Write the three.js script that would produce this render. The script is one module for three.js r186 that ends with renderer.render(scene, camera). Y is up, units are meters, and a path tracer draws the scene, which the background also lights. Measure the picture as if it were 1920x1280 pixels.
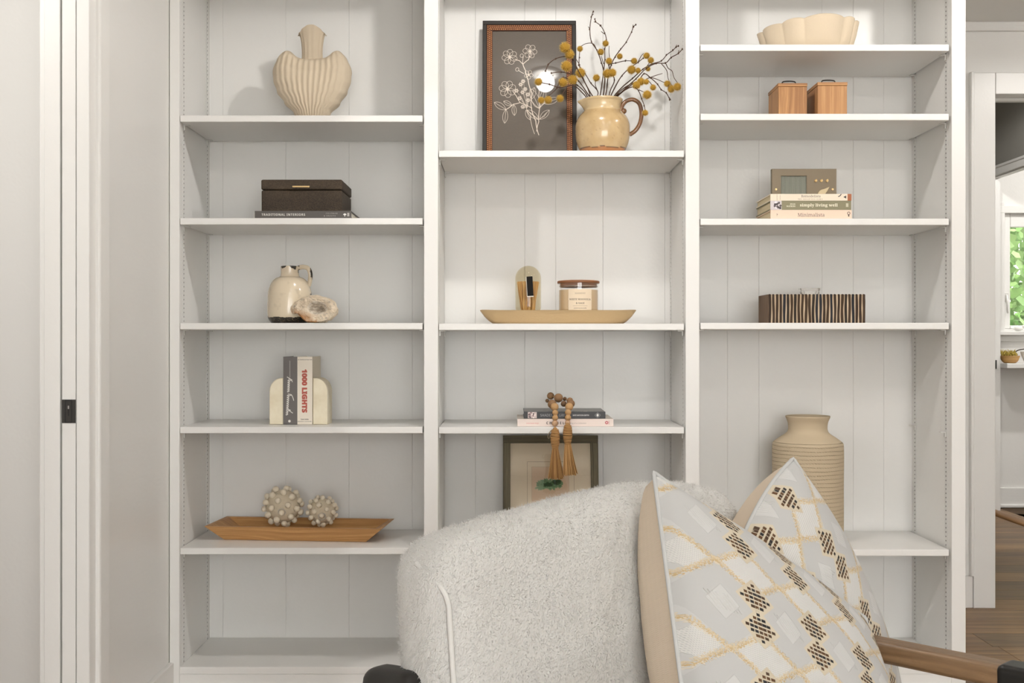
import * as THREE from 'three';
import { RoundedBoxGeometry } from 'three/addons/geometries/RoundedBoxGeometry.js';
import { mergeGeometries, mergeVertices } from 'three/addons/utils/BufferGeometryUtils.js';
import { RectAreaLightUniformsLib } from 'three/addons/lights/RectAreaLightUniformsLib.js';

// ---------- camera, sky, exposure ----------
RectAreaLightUniformsLib.init();
const scene = new THREE.Scene();
const renderer = new THREE.WebGLRenderer({ antialias: true });
renderer.toneMapping = THREE.LinearToneMapping;
renderer.toneMappingExposure = 0.83;
renderer.shadowMap.enabled = true;
const EYE = 1.05, DIST = 3.2, F = 2133.333;          // eye height, eye to bookcase front (z = 0), focal length in pixels of a 1920 x 1280 frame
const camera = new THREE.PerspectiveCamera(2 * Math.atan(640 / F) * 180 / Math.PI, 1.5, 0.05, 60);
camera.position.set(0, EYE, DIST);
camera.lookAt(0, EYE, 0);
scene.background = new THREE.Color().setRGB(10.2, 10.25, 10.1);   // even bright overcast sky outside the windows

const CEIL = 2.31;
const LAMP_COLOR = new THREE.Color().setRGB(1.0, 0.972, 0.935);
// recessed downlights: x, z, candela, ceiling height; some are added fill
const CANS_AND_FILL = [
  [0.13, 0.66, 1.75, CEIL, 'small domed ceiling light mirrored in the botanical picture'],
  [1.5, 0.66, 1.9, CEIL, 'small domed ceiling light in front of the bookcase by the doorway'],
  [0.13, 2.1, 0.4, CEIL, 'added small domed fill light above the lounge chair'],  // lamps over and behind the chair are unseen, added as fill
  [1.36, 2.1, 0.8, CEIL, 'added small domed fill light above the floor beside the lounge chair'],
  [0.13, 3.9, 0.7, CEIL, 'added small domed fill light near the garden door and pocket-door wall'],
  [1.36, 3.9, 0.9, CEIL, 'added small domed fill light in the middle before the garden door'],
  [2.3, -0.45, 1.0, CEIL, 'added small domed fill light in front of the hall doorway'],  // added to brighten the passage wall and casing
  [-1.75, 1.7, 4.8, CEIL, 'added small domed fill light in the room behind the pocket door'],  // unseen lamp added to brighten the wall past the pocket door
  [4.3, -2.9, 9.5, 2.6, 'added small domed fill light in the far bright room'],  // unseen lamp added to brighten the upper far wall
  [2.3, -2.5, 3.4, 2.6, 'added small domed fill light in the dim hall'],  // added out of view to lift the dark hall
];

// ---------- helpers ----------
const S = (z) => 0.0015 * (DIST - z) / DIST;          // metres per photograph pixel at depth z
const X = (px, z = 0) => (px - 960) * S(z);
const Y = (py, z = 0) => EYE + (640 - py) * S(z);
let seed = 7;
const rnd = () => { seed = (seed * 1664525 + 1013904223) >>> 0; return seed / 4294967296; };
const rr = (a, b) => a + (b - a) * rnd();
const hash = (x, y, s = 0) => { let h = Math.imul(x | 0, 374761393) ^ Math.imul(y | 0, 668265263) ^ Math.imul((s | 0) + 11, 1274126177); h = Math.imul(h ^ (h >>> 13), 1274126177); return ((h ^ (h >>> 16)) >>> 0) / 4294967296; };
const sm = (t) => t * t * (3 - 2 * t);
function noise2(x, y, s = 0, wx = 0, wy = 0) {
  const ix = Math.floor(x), iy = Math.floor(y), fx = sm(x - ix), fy = sm(y - iy);
  const w = (v, m) => (m ? ((v % m) + m) % m : v);
  const a = hash(w(ix, wx), w(iy, wy), s), b = hash(w(ix + 1, wx), w(iy, wy), s), c = hash(w(ix, wx), w(iy + 1, wy), s), d = hash(w(ix + 1, wx), w(iy + 1, wy), s);
  return a + (b - a) * fx + (c - a) * fy + (a - b - c + d) * fx * fy;
}
const noise3 = (x, y, z, s = 0) => { const iz = Math.floor(z), f = sm(z - iz); return noise2(x, y, s + iz * 31) * (1 - f) + noise2(x, y, s + (iz + 1) * 31) * f; };
const fbm3 = (x, y, z, s = 0) => noise3(x, y, z, s) * 0.5 + noise3(x * 2.1, y * 2.1, z * 2.1, s + 5) * 0.3 + noise3(x * 4.3, y * 4.3, z * 4.3, s + 9) * 0.2;
const clamp = (x, a = 0, b = 1) => Math.min(b, Math.max(a, x));
const lerp = (a, b, t) => a + (b - a) * t;
const C = (h) => new THREE.Color(h);

const taken = {};
function numbered(name) { const n = taken[name] = (taken[name] ?? -1) + 1; return n ? name + '_' + String(n).padStart(3, '0') : name; }
function mesh(name, geo, mat, parent, pos, rot) {
  const m = new THREE.Mesh(geo, mat); m.name = name; m.castShadow = m.receiveShadow = true;
  if (pos) m.position.set(...pos);
  if (rot) m.rotation.set(...rot);
  if (parent) parent.add(m);
  return m;
}
function put(o, label, category, group) {             // a top-level thing
  o.name = numbered(o.name); o.userData.label = label; o.userData.category = category;
  if (group) o.userData.group = group;
  scene.add(o); return o;
}
function thing(name, label, category, pos = [0, 0, 0], turn = 0, group) {
  const o = new THREE.Group(); o.name = name; o.position.set(...pos); o.rotation.y = turn;
  return put(o, label, category, group);
}
function struct(o, label, category) { o.userData.kind = 'structure'; o.userData.label = label; o.userData.category = category; scene.add(o); return o; }
function structGroup(name, label, category) { const o = new THREE.Group(); o.name = name; return struct(o, label, category); }
// uv in metres from the dominant axis of the normal; along = axis that becomes u for wood grain
function uvm(geo, along = 'x', off = 0) {
  const g = geo.index ? geo.toNonIndexed() : geo, p = g.attributes.position, n = g.attributes.normal, uv = new Float32Array(p.count * 2);
  for (let i = 0; i < p.count; i++) {
    const x = p.getX(i), y = p.getY(i), z = p.getZ(i), ax = Math.abs(n.getX(i)), ay = Math.abs(n.getY(i)), az = Math.abs(n.getZ(i));
    let u, v;
    if (along === 'x') { u = x; v = ay > az ? z : y; if (ax > ay && ax > az) { u = z * 0.3; v = y; } }
    else if (along === 'y') { u = y; v = ax > az ? z : x; if (ay > ax && ay > az) { u = z * 0.3; v = x; } }
    else { u = z; v = ax > ay ? y : x; if (az > ax && az > ay) { u = x * 0.3; v = y; } }
    uv[2 * i] = u + off; uv[2 * i + 1] = v + off * 0.37;
  }
  g.setAttribute('uv', new THREE.BufferAttribute(uv, 2));
  return g;
}
const box = (w, h, d, x = 0, y = 0, z = 0) => new THREE.BoxGeometry(w, h, d).translate(x, y, z);
const span = (x0, x1, y0, y1, z0, z1) => box(x1 - x0, y1 - y0, z1 - z0, (x0 + x1) / 2, (y0 + y1) / 2, (z0 + z1) / 2);
const rbox = (w, h, d, r = 0.002, x = 0, y = 0, z = 0, seg = 1) => new RoundedBoxGeometry(w, h, d, seg, r).translate(x, y, z);
const rspan = (x0, x1, y0, y1, z0, z1, r = 0.002, seg = 1) => rbox(x1 - x0, y1 - y0, z1 - z0, r, (x0 + x1) / 2, (y0 + y1) / 2, (z0 + z1) / 2, seg);
const plain = (g) => { const h = g.index ? g.toNonIndexed() : g; for (const k of Object.keys(h.attributes)) if (!['position', 'normal', 'uv'].includes(k)) h.deleteAttribute(k); if (!h.attributes.uv) h.setAttribute('uv', new THREE.BufferAttribute(new Float32Array(h.attributes.position.count * 2), 2)); h.morphAttributes = {}; return h; };
const merge = (list) => mergeGeometries(list.map(plain));
const V = (x, y, z) => new THREE.Vector3(x, y, z);
const tube = (pts, r, seg = 24, rad = 8, closed = false) => new THREE.TubeGeometry(new THREE.CatmullRomCurve3(pts.map((p) => (p.isVector3 ? p : V(...p))), closed, 'centripetal'), seg, r, rad, closed);
function capTube(pts, r, seg = 24, rad = 8) {          // tube with round ends
  const c = pts.map((p) => (p.isVector3 ? p : V(...p)));
  return merge([tube(c, r, seg, rad), new THREE.SphereGeometry(r, rad, 6).translate(c[0].x, c[0].y, c[0].z), new THREE.SphereGeometry(r, rad, 6).translate(c.at(-1).x, c.at(-1).y, c.at(-1).z)]);
}
function taperTube(pts, r0, r1, seg = 20, rad = 6) {
  const curve = new THREE.CatmullRomCurve3(pts, false, 'centripetal'), g = new THREE.TubeGeometry(curve, seg, 1, rad, false), p = g.attributes.position;
  for (let i = 0; i <= seg; i++) { const c = curve.getPointAt(i / seg), r = lerp(r0, r1, i / seg); for (let j = 0; j <= rad; j++) { const k = i * (rad + 1) + j; p.setXYZ(k, c.x + (p.getX(k) - c.x) * r, c.y + (p.getY(k) - c.y) * r, c.z + (p.getZ(k) - c.z) * r); } }
  return g;
}
const lathe = (pts, seg = 64) => new THREE.LatheGeometry(pts.map(([r, y]) => new THREE.Vector2(r, y)), seg);
// smooth profile through control points
const smoothProfile = (pts, n = 60) => new THREE.CatmullRomCurve3(pts.map(([r, y]) => V(r, y, 0)), false, 'centripetal').getPoints(n).map((p) => [Math.max(0, p.x), Math.max(p.y, Math.min(...pts.map((q) => q[1])))]);
function grid(nu, nv, fn, flip = false) {              // parametric sheet, fn(u, v) -> [x, y, z]
  const pos = [], uv = [], idx = [];
  for (let j = 0; j <= nv; j++) for (let i = 0; i <= nu; i++) { pos.push(...fn(i / nu, j / nv)); uv.push(i / nu, j / nv); }
  for (let j = 0; j < nv; j++) for (let i = 0; i < nu; i++) { const a = j * (nu + 1) + i, b = a + 1, c = a + nu + 1, d = c + 1; if (flip) idx.push(a, c, b, b, c, d); else idx.push(a, b, c, b, d, c); }
  const g = new THREE.BufferGeometry();
  g.setAttribute('position', new THREE.Float32BufferAttribute(pos, 3)); g.setAttribute('uv', new THREE.Float32BufferAttribute(uv, 2)); g.setIndex(idx); g.computeVertexNormals();
  return g;
}
function tint(geo, fn) {                               // vertex colours, fn(x, y, z) -> Color
  const p = geo.attributes.position, c = new Float32Array(p.count * 3), col = new THREE.Color();
  for (let i = 0; i < p.count; i++) { fn(p.getX(i), p.getY(i), p.getZ(i), col); c.set([col.r, col.g, col.b], i * 3); }
  geo.setAttribute('color', new THREE.BufferAttribute(c, 3)); return geo;
}

// ---------- textures ----------
function dataTex(w, h, fn, srgb = true) {
  const d = new Uint8Array(w * h * 4);
  for (let y = 0; y < h; y++) for (let x = 0; x < w; x++) { const c = fn(x / w, y / h), i = (y * w + x) * 4; d[i] = c[0]; d[i + 1] = c[1]; d[i + 2] = c[2]; d[i + 3] = 255; }
  const t = new THREE.DataTexture(d, w, h); t.magFilter = THREE.LinearFilter; t.wrapS = t.wrapT = THREE.RepeatWrapping; if (srgb) t.colorSpace = THREE.SRGBColorSpace; t.needsUpdate = true; return t;
}
const rep = (t, u, v = u) => { const c = t.clone(); c.repeat.set(u, v); c.needsUpdate = true; return c; };
function canvasTex(w, h, draw, srgb = true) {
  const c = document.createElement('canvas'); c.width = w; c.height = h; draw(c.getContext('2d'), w, h);
  const t = new THREE.CanvasTexture(c); if (srgb) t.colorSpace = THREE.SRGBColorSpace; t.anisotropy = 8; return t;
}
const mixc = (a, b, t) => [0, 1, 2].map((i) => clamp(lerp(a[i], b[i], t), 0, 255));
// wood: grain runs along u, one tile = 1 m x 0.25 m after repeat(1, 4)
function woodTex(a, b, s, streak = 1) {
  const t = dataTex(512, 256, (u, v) => {
    const warp = noise2(u * 6, v * 8, s, 6, 8) * 0.06 + noise2(u * 2, v * 4, s + 3, 2, 4) * 0.12;
    const g = noise2(u * 4, (v + warp) * 64, s + 1, 4, 0) * 0.55 + noise2(u * 12, (v + warp) * 128, s + 2, 12, 0) * 0.3 + noise2(u * 60, v * 200, s + 4, 60, 200) * 0.15;
    const big = noise2(u * 3, v * 5, s + 7, 3, 5);
    return mixc(a, b, clamp((g - 0.25) * 1.35 * streak + (big - 0.5) * 0.5));
  });
  return rep(t, 1, 4);
}
const paintBump = rep(dataTex(256, 256, (u, v) => { const n = noise2(u * 20, v * 20, 3, 20, 20) * 0.5 + noise2(u * 64, v * 64, 4, 64, 64) * 0.35 + noise2(u * 6, v * 6, 5, 6, 6) * 0.4; const k = n * 190; return [k, k, k]; }, false), 2.5, 2.5);
const grainBump = dataTex(256, 256, (u, v) => { const k = 255 * (noise2(u * 128, v * 128, 8, 128, 128) * 0.6 + noise2(u * 60, v * 60, 9, 60, 60) * 0.4); return [k, k, k]; }, false);
const weaveBump = dataTex(128, 128, (u, v) => { const k = 127 + 120 * Math.sin(u * Math.PI * 32) * Math.sin(v * Math.PI * 32) * (0.7 + 0.3 * hash(u * 16, v * 16, 4)); return [k, k, k]; }, false);

// ---------- materials ----------
const std = (color, roughness = 0.6, more = {}) => new THREE.MeshStandardMaterial({ color, roughness, ...more });
const phys = (color, roughness = 0.5, more = {}) => new THREE.MeshPhysicalMaterial({ color, roughness, ...more });
const lin = (r, g, b) => new THREE.Color().setRGB(r, g, b);
const M = {
  paint: phys(lin(0.79, 0.78, 0.757), 0.38, { bumpMap: paintBump, bumpScale: 0.0005 }),           // satin white cabinet and trim paint
  wall: std(lin(0.79, 0.78, 0.757), 0.75, { bumpMap: paintBump, bumpScale: 0.0006 }),
  wallGloss: phys(lin(0.77, 0.76, 0.738), 0.34, { bumpMap: paintBump, bumpScale: 0.0006 }),
  ceiling: std(lin(0.74, 0.73, 0.7), 0.9),
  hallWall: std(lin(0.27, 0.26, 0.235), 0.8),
  clip: phys(lin(0.68, 0.67, 0.64), 0.35, { metalness: 0.2 }),
  slotShade: std(lin(0.06, 0.058, 0.055), 0.6, { metalness: 0.4 }),  // dark colour standing in for shade inside the shelf slots
  bronze: phys(lin(0.085, 0.08, 0.075), 0.42, { metalness: 0.7 }),
  black: std(lin(0.018, 0.017, 0.016), 0.5),
  blackMetal: phys(lin(0.02, 0.019, 0.018), 0.38, { metalness: 0.5 }),
  brass: phys(lin(0.72, 0.52, 0.26), 0.3, { metalness: 0.9 }),
  pages: std('#d9c8a6', 0.9, { map: null }),
};

// ---------- lamps ----------
const lampGlow = new THREE.MeshStandardMaterial({ color: '#ffffff', emissive: LAMP_COLOR, emissiveIntensity: 36, roughness: 0.5 });
for (const [x, z, cd, top, label] of CANS_AND_FILL) {
  const g = thing('ceiling_light', label, 'ceiling light', [x, top, z]);
  mesh('trim_ring', lathe([[0.038, -0.002], [0.042, -0.01], [0.056, -0.009], [0.062, -0.002], [0.062, 0]], 40), M.paint, g);
  mesh('lens', new THREE.SphereGeometry(0.037, 32, 20).translate(0, -0.04, 0), lampGlow, g);
  const l = new THREE.SpotLight(LAMP_COLOR, cd, 0, 1.5, 0.12, 2);
  l.position.set(x, top - 0.045, z); l.target.position.set(x, 0, z); scene.add(l.target); l.castShadow = true; l.shadow.radius = 1.6; l.shadow.mapSize.set(1024, 1024); l.name = 'ceiling_light_beam';
  scene.add(l);
}

// ---------- floor ----------
{
  const floor = structGroup('floor', 'brown wood plank floor running across the rooms', 'floor');
  mesh('subfloor', span(-2.9, 6.1, -0.12, -0.012, -4.2, 5.7), std('#4a3a2a', 0.9), floor);
  const tones = [['#6d5540', '#a8865c', 1], ['#64503d', '#9a7a54', 21], ['#75593f', '#b18d60', 41]].map(([a, b, s]) => { const h = (k) => { const c = C(k); return [c, 0].slice(0, 1).map(() => { const o = c.getHex(THREE.SRGBColorSpace); return [(o >> 16) & 255, (o >> 8) & 255, o & 255]; })[0]; }; return phys('#ffffff', 0.46, { map: woodTex(h(a), h(b), s), bumpMap: rep(grainBump, 3, 12), bumpScale: 0.0003 }); });
  const W = 0.178, lens = [1.22, 1.5, 1.82];
  const geos = lens.map((L) => [0, 1].map((k) => uvm(rbox(L - 0.0015, 0.012, W - 0.0015, 0.0012), 'x', k * 0.37)));
  const far = [];
  for (let r = 0, z = -4.1; z < 5.5; z += W, r++) {
    let x = -2.85 - rr(0, 1.2);
    while (x < 6) {
      const k = Math.floor(rnd() * 3), L = lens[k], g = geos[k][r & 1], m = tones[Math.floor(rnd() * 3)];
      if (x + L > -2.85 && x < 3.0) {
        if (z < 2.4 && z > -4.2 && x + L > 0.9 && x < 3.0) mesh('plank', g, m, floor, [x + L / 2, -0.006, z + W / 2]);
        else far.push(g.clone().translate(x + L / 2, -0.006, z + W / 2));
      }
      x += L;
    }
  }
  const rest = mesh('plank_field', merge(far), tones[0], floor); rest.userData.kind = 'stuff';
  const geoFar = [0, 1, 2].map((k) => uvm(rbox(2.95, 0.012, 0.1385, 0.001), 'x', k * 0.31));
  for (let z = -4.0, i = 0; z < -1.5; z += 0.14, i++) mesh('plank', geoFar[i % 3], tones[i % 3], floor, [4.54, -0.006, z + 0.07]);
}
{
  const sill = mesh('threshold_strip', uvm(new THREE.CylinderGeometry(0.024, 0.024, 1.2, 20, 1, false).rotateX(Math.PI / 2).scale(2.0, 0.75, 1), 'z'), phys('#ffffff', 0.42, { map: woodTex([126, 88, 48], [176, 130, 78], 71) }), null, [2.955, 0.0, -3.27]);
  struct(sill, 'rounded oak threshold strip across the hall opening', 'threshold'); sill.name = 'trim_6';
}

// ---------- walls, ceiling ----------
const wallMesh = (name, parts, mat, label, category = 'wall') => struct(mesh(name, uvm(merge(parts), 'x'), mat), label, category);
const LX = -0.965, LB = -1.05;                         // left wall: room face, far face
wallMesh('wall_back', [span(-1.05, 1.275, 0, CEIL, -0.44, -0.341)], M.wall, 'white wall behind the built-in bookcase');
wallMesh('wall_left', [
  span(-0.9815, LX, 0, CEIL, -0.34, 0.625), span(LB, -1.0165, 0, CEIL, -0.34, 0.625), span(LB, LX, 2.04, CEIL, 0.625, 1.5), span(LB, LX, 0, CEIL, 1.5, 5.5),
], M.wallGloss, 'glossy white wall between bookcase and pocket door');
wallMesh('wall_return', [span(1.24, 1.274, 0, CEIL, -1.3, -0.341)], M.wall, 'white wall at the end of the bookcase');
wallMesh('wall_passage', [span(1.24, 1.9, 0, CEIL, -1.42, -1.3), span(1.9, 2.72, 2.03, CEIL, -1.42, -1.3), span(2.72, 6.1, 0, CEIL, -1.42, -1.3), span(1.24, 6.1, CEIL, 2.7, -1.42, -1.3)], M.wall, 'white wall around the doorway beside the bookcase');
wallMesh('wall_right', [span(3.3, 3.4, 0, CEIL, -1.3, 5.6)], M.wall, 'white wall on the far right of the room');
wallMesh('wall_rear', [span(-2.9, -0.7, 0, CEIL, 5.5, 5.6), span(1.9, 3.4, 0, CEIL, 5.5, 5.6), span(-0.7, 1.9, 2.1, CEIL, 5.5, 5.6)], M.wall, 'white wall around the added glazed garden door');
wallMesh('ceiling', [span(-2.9, 3.4, CEIL, CEIL + 0.1, -1.3, 5.6)], M.ceiling, 'flat white ceiling with recessed downlights', 'ceiling');
wallMesh('wall_side', [span(-2.9, -1.05, 0, CEIL, 0.22, 0.32), span(-2.9, -2.8, 0, CEIL, 0.32, 5.5)], M.wall, 'white wall of the room behind the pocket door');
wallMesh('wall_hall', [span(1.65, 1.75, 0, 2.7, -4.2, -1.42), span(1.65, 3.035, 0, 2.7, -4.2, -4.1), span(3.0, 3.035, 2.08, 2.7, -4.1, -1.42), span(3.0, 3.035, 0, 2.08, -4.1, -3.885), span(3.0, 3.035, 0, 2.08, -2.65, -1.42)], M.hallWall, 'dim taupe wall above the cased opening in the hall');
wallMesh('ceiling_hall', [span(1.65, 6.1, 2.6, 2.7, -4.2, -1.42)], M.ceiling, 'ceiling of the hall and the far room', 'ceiling');
// far bright room
const FZ = -4.0;
wallMesh('wall_far', [span(3.035, 3.112, 0, 2.6, FZ - 0.12, FZ), span(3.78, 6.1, 0, 2.6, FZ - 0.12, FZ), span(3.112, 3.78, 0, 1.13, FZ - 0.12, FZ), span(3.112, 3.78, 1.86, 2.6, FZ - 0.12, FZ)], M.wall, 'bright white wall with garden window in the far room');
wallMesh('wall_far_right', [span(6.0, 6.1, 0, 2.6, -4.2, -1.42)], M.wall, 'white end wall of the far room');

// unseen garden door behind the viewer, added to let in fill daylight
{
  const w = structGroup('window_1', 'added wide glazed garden door that lets in fill daylight', 'window');
  const fr = [span(-0.7, 1.9, 2.04, 2.1, 5.5, 5.58), span(-0.7, 1.9, 0, 0.06, 5.5, 5.58), span(-0.7, -0.64, 0, 2.1, 5.5, 5.58), span(1.84, 1.9, 0, 2.1, 5.5, 5.58), span(0.56, 0.64, 0, 2.1, 5.5, 5.58)];
  fr.forEach((g) => mesh('frame_bar', g, M.paint, w));
  const glass = phys('#ffffff', 0.0, { transmission: 1, thickness: 0, ior: 1.5 });
  mesh('pane', span(-0.64, 0.56, 0.06, 2.04, 5.54, 5.544), glass, w); mesh('pane', span(0.64, 1.84, 0.06, 2.04, 5.54, 5.544), glass, w);
}
// far window
{
  const w = structGroup('window_2', 'white crank window with green garden behind it in the far room', 'window'), z = FZ;
  mesh('casing', merge([rspan(3.07, 3.112, 1.09, 1.93, z, z + 0.02, 0.004), rspan(3.07, 3.83, 1.86, 1.905, z, z + 0.022, 0.004), rspan(3.78, 3.83, 1.09, 1.93, z, z + 0.02, 0.004)]), M.paint, w);
  mesh('sash', merge([rspan(3.112, 3.16, 1.13, 1.86, z - 0.06, z - 0.015, 0.006), rspan(3.73, 3.78, 1.13, 1.86, z - 0.06, z - 0.015, 0.006), rspan(3.16, 3.73, 1.775, 1.86, z - 0.06, z - 0.015, 0.006), rspan(3.16, 3.73, 1.13, 1.152, z - 0.06, z - 0.015, 0.006)]), M.paint, w);
  mesh('pane', span(3.155, 3.735, 1.15, 1.78, z - 0.045, z - 0.041), phys('#ffffff', 0.0, { transmission: 1, thickness: 0, ior: 1.5 }), w);
  mesh('stool', rspan(3.05, 3.85, 1.088, 1.115, z, z + 0.06, 0.006), M.paint, w);
  mesh('apron', rspan(3.07, 3.83, 1.05, 1.088, z, z + 0.018, 0.004), M.paint, w);
  const lever = mesh('lever', capTube([[3.131, 1.34, z - 0.005], [3.129, 1.3, z + 0.012], [3.131, 1.255, z + 0.01], [3.138, 1.235, z + 0.0]], 0.008, 16, 8), M.clip, w);
  mesh('lever_plate', rspan(3.118, 3.148, 1.3, 1.36, z - 0.017, z - 0.006, 0.004), M.clip, lever);
}
{
  const l = struct(mesh('trim_5', merge([rspan(3.036, 5.2, 0.885, 0.915, FZ, FZ + 0.22, 0.004)]), M.paint), 'white painted ledge under the far window', 'ledge');
  const b = struct(mesh('baseboard_far', merge([rspan(3.036, 5.9, 0.02, 0.126, FZ, FZ + 0.016, 0.003), rspan(3.036, 5.9, 0, 0.024, FZ, FZ + 0.028, 0.008)]), M.paint), 'white baseboard along the far wall', 'baseboard');
}
// shrub outside the far window
{
  const leafGeo = new THREE.CircleGeometry(0.5, 5).scale(0.5, 1, 1); leafGeo.rotateX(-0.4);
  const leafMat = new THREE.MeshPhysicalMaterial({ color: '#a9bd8a', roughness: 0.9, transmission: 0.35, thickness: 0, side: THREE.DoubleSide });
  const N = 15000, im = new THREE.InstancedMesh(leafGeo, leafMat, N), d = new THREE.Object3D(), c = new THREE.Color();
  for (let i = 0; i < N; i++) {
    d.position.set(rr(2.6, 5.6), rr(0.1, 2.9), -5.15 - rr(0, 0.9)); d.rotation.set(rr(-1.2, 0.6), rr(-0.9, 0.9), rr(0, 6.28)); d.scale.setScalar(rr(0.06, 0.15)); d.updateMatrix(); im.setMatrixAt(i, d.matrix);
    im.setColorAt(i, c.setHSL(rr(0.24, 0.3), rr(0.25, 0.5), rr(0.55, 0.85)));
  }
  const sh = new THREE.Group(); sh.name = 'garden_shrub'; put(sh, 'pale green leafy shrub outside the far window', 'shrub');
  im.name = 'foliage'; im.userData.kind = 'stuff'; im.castShadow = im.receiveShadow = true; sh.add(im);
  for (let i = 0; i < 4; i++) mesh('stem', taperTube([V(3.2 + i * 0.55, -0.1, -5.6), V(3.25 + i * 0.5, 0.6, -5.55), V(3.1 + i * 0.6, 1.4, -5.5)], 0.025, 0.01), std('#5b4a33', 0.9), sh);
  struct(mesh('ground_outside', span(-6, 9, -0.2, -0.1, -9, -4.3), std('#7d8f55', 0.95)), 'lawn outside the far window', 'ground');
  struct(mesh('patio_outside', span(-5, 8, -0.2, -0.1, 5.7, 12), std('#b5aea2', 0.95)), 'pale patio outside the added garden door', 'ground');
}

// ---------- pocket door, its jambs and casing ----------
{
  const d = structGroup('door_1', 'white pocket door slid into the left wall, only its edge showing', 'door');
  mesh('slab', uvm(rspan(-1.0135, -0.9822, 0.012, 2.03, -0.2, 0.6385, 0.0015), 'y'), M.paint, d);
  const y0 = 0.8665, y1 = 0.9195, xc = -0.9979;
  const plate = mesh('edge_pull', rspan(-1.0131, -0.9825, y0, y1, 0.632, 0.6398, 0.0006), M.bronze, d); plate.userData.label = 'dark bronze edge pull';
  mesh('pull_frame', merge([rspan(xc - 0.0082, xc - 0.0062, y0 + 0.002, y1 - 0.002, 0.6395, 0.641, 0.0004), rspan(xc + 0.0062, xc + 0.0082, y0 + 0.002, y1 - 0.002, 0.6395, 0.641, 0.0004), rspan(xc - 0.008, xc + 0.008, y0 + 0.0005, y0 + 0.003, 0.6395, 0.641, 0.0004), rspan(xc - 0.008, xc + 0.008, y1 - 0.003, y1 - 0.0005, 0.6395, 0.641, 0.0004)]), M.black, plate);
  mesh('keyhole', merge([rspan(xc - 0.0014, xc + 0.0014, y0 + 0.016, y0 + 0.031, 0.6396, 0.6405, 0.0003)]), M.black, plate);
  mesh('latch_tongue', rspan(xc - 0.0014, xc + 0.0014, y0 + 0.032, y0 + 0.039, 0.6396, 0.6415, 0.0004), phys(lin(0.6, 0.58, 0.55), 0.3, { metalness: 0.9 }), plate);
  const j = structGroup('trim_1', 'white split jamb and casing of the pocket door', 'door trim');
  mesh('jamb', uvm(rspan(-0.9805, -0.951, 0, 2.04, 0.6252, 0.64, 0.002), 'y'), M.paint, j);
  mesh('jamb', uvm(rspan(-1.053, -1.0168, 0, 2.04, 0.6252, 0.64, 0.002), 'y'), M.paint, j);
  mesh('casing', uvm(rspan(-0.9648, -0.9505, 0, 2.12, 0.555, 0.6395, 0.0025, 2), 'y'), M.paint, j);
  mesh('back_band', uvm(rspan(-0.9648, -0.9395, 0, 2.13, 0.54, 0.603, 0.006, 3), 'y'), M.paint, j);
  mesh('casing', uvm(rspan(-1.068, -1.051, 0, 2.12, 0.555, 0.632, 0.004, 2), 'y'), M.paint, j);
  mesh('head_jamb', span(-1.053, -0.951, 2.03, 2.042, 0.64, 1.5), M.paint, j);
  mesh('jamb', span(-1.053, -0.951, 0, 2.04, 1.5, 1.515), M.paint, j);
  struct(mesh('baseboard_left', merge([rspan(LX - 0.001, LX + 0.014, 0, 0.148, 0.0, 0.54, 0.003, 2)]), M.paint), 'white baseboard on the left wall', 'baseboard');
}
// ---------- doorway to the hall ----------
{
  const z = -1.3;
  const c = structGroup('trim_2', 'white flat casing of the doorway beside the bookcase', 'door trim');
  mesh('casing', uvm(merge([rspan(1.818, 1.904, 0, 2.109, z, z + 0.02, 0.003, 2)]), 'y'), M.paint, c);
  mesh('head_casing', uvm(rspan(1.905, 2.8, 2.024, 2.109, z, z + 0.02, 0.003, 2), 'x'), M.paint, c);
  mesh('casing', uvm(rspan(2.716, 2.8, 0, 2.023, z, z + 0.02, 0.003, 2), 'y'), M.paint, c);
  mesh('back_band', uvm(rspan(1.806, 1.819, 0.125, 2.112, z, z + 0.026, 0.004, 2), 'y'), M.paint, c);
  mesh('jamb', span(1.898, 1.904, 0, 2.03, -1.42, z + 0.001), M.paint, c);
  mesh('head_jamb', span(1.9, 2.72, 2.024, 2.032, -1.42, z + 0.001), M.paint, c);
  mesh('door_stop', rspan(1.905, 2.715, 2.012, 2.024, -1.385, -1.35, 0.002), M.paint, c);
  struct(mesh('baseboard_passage', merge([rspan(1.274, 1.817, 0, 0.125, z, z + 0.016, 0.003, 2)]), M.paint), 'white baseboard between bookcase and doorway', 'baseboard');
  struct(mesh('trim_3', merge([rspan(1.274, 3.3, CEIL - 0.036, CEIL, z, z + 0.02, 0.003, 2)]), M.paint), 'narrow white band under the ceiling beside the bookcase', 'trim');
  // cased opening in the hall side wall
  const o = structGroup('trim_4', 'white moulded casing of the wide hall opening', 'door trim');
  mesh('head_casing', merge([rspan(2.985, 3.0, 2.075, 2.135, -3.94, -2.6, 0.004, 2), rspan(2.978, 3.0, 2.118, 2.135, -3.95, -2.59, 0.004, 2)]), M.paint, o);
  mesh('head_jamb', span(2.998, 3.037, 2.066, 2.08, -3.885, -2.65), M.paint, o);
  mesh('jamb', span(2.998, 3.037, 0, 2.08, -3.887, -3.875), M.paint, o);
  mesh('casing', rspan(2.985, 3.0, 0, 2.075, -3.945, -3.875, 0.004, 2), M.paint, o);
  mesh('latch', rspan(2.99, 3.012, 0.88, 0.935, -3.876, -3.866, 0.003), M.black, o);
}

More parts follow.
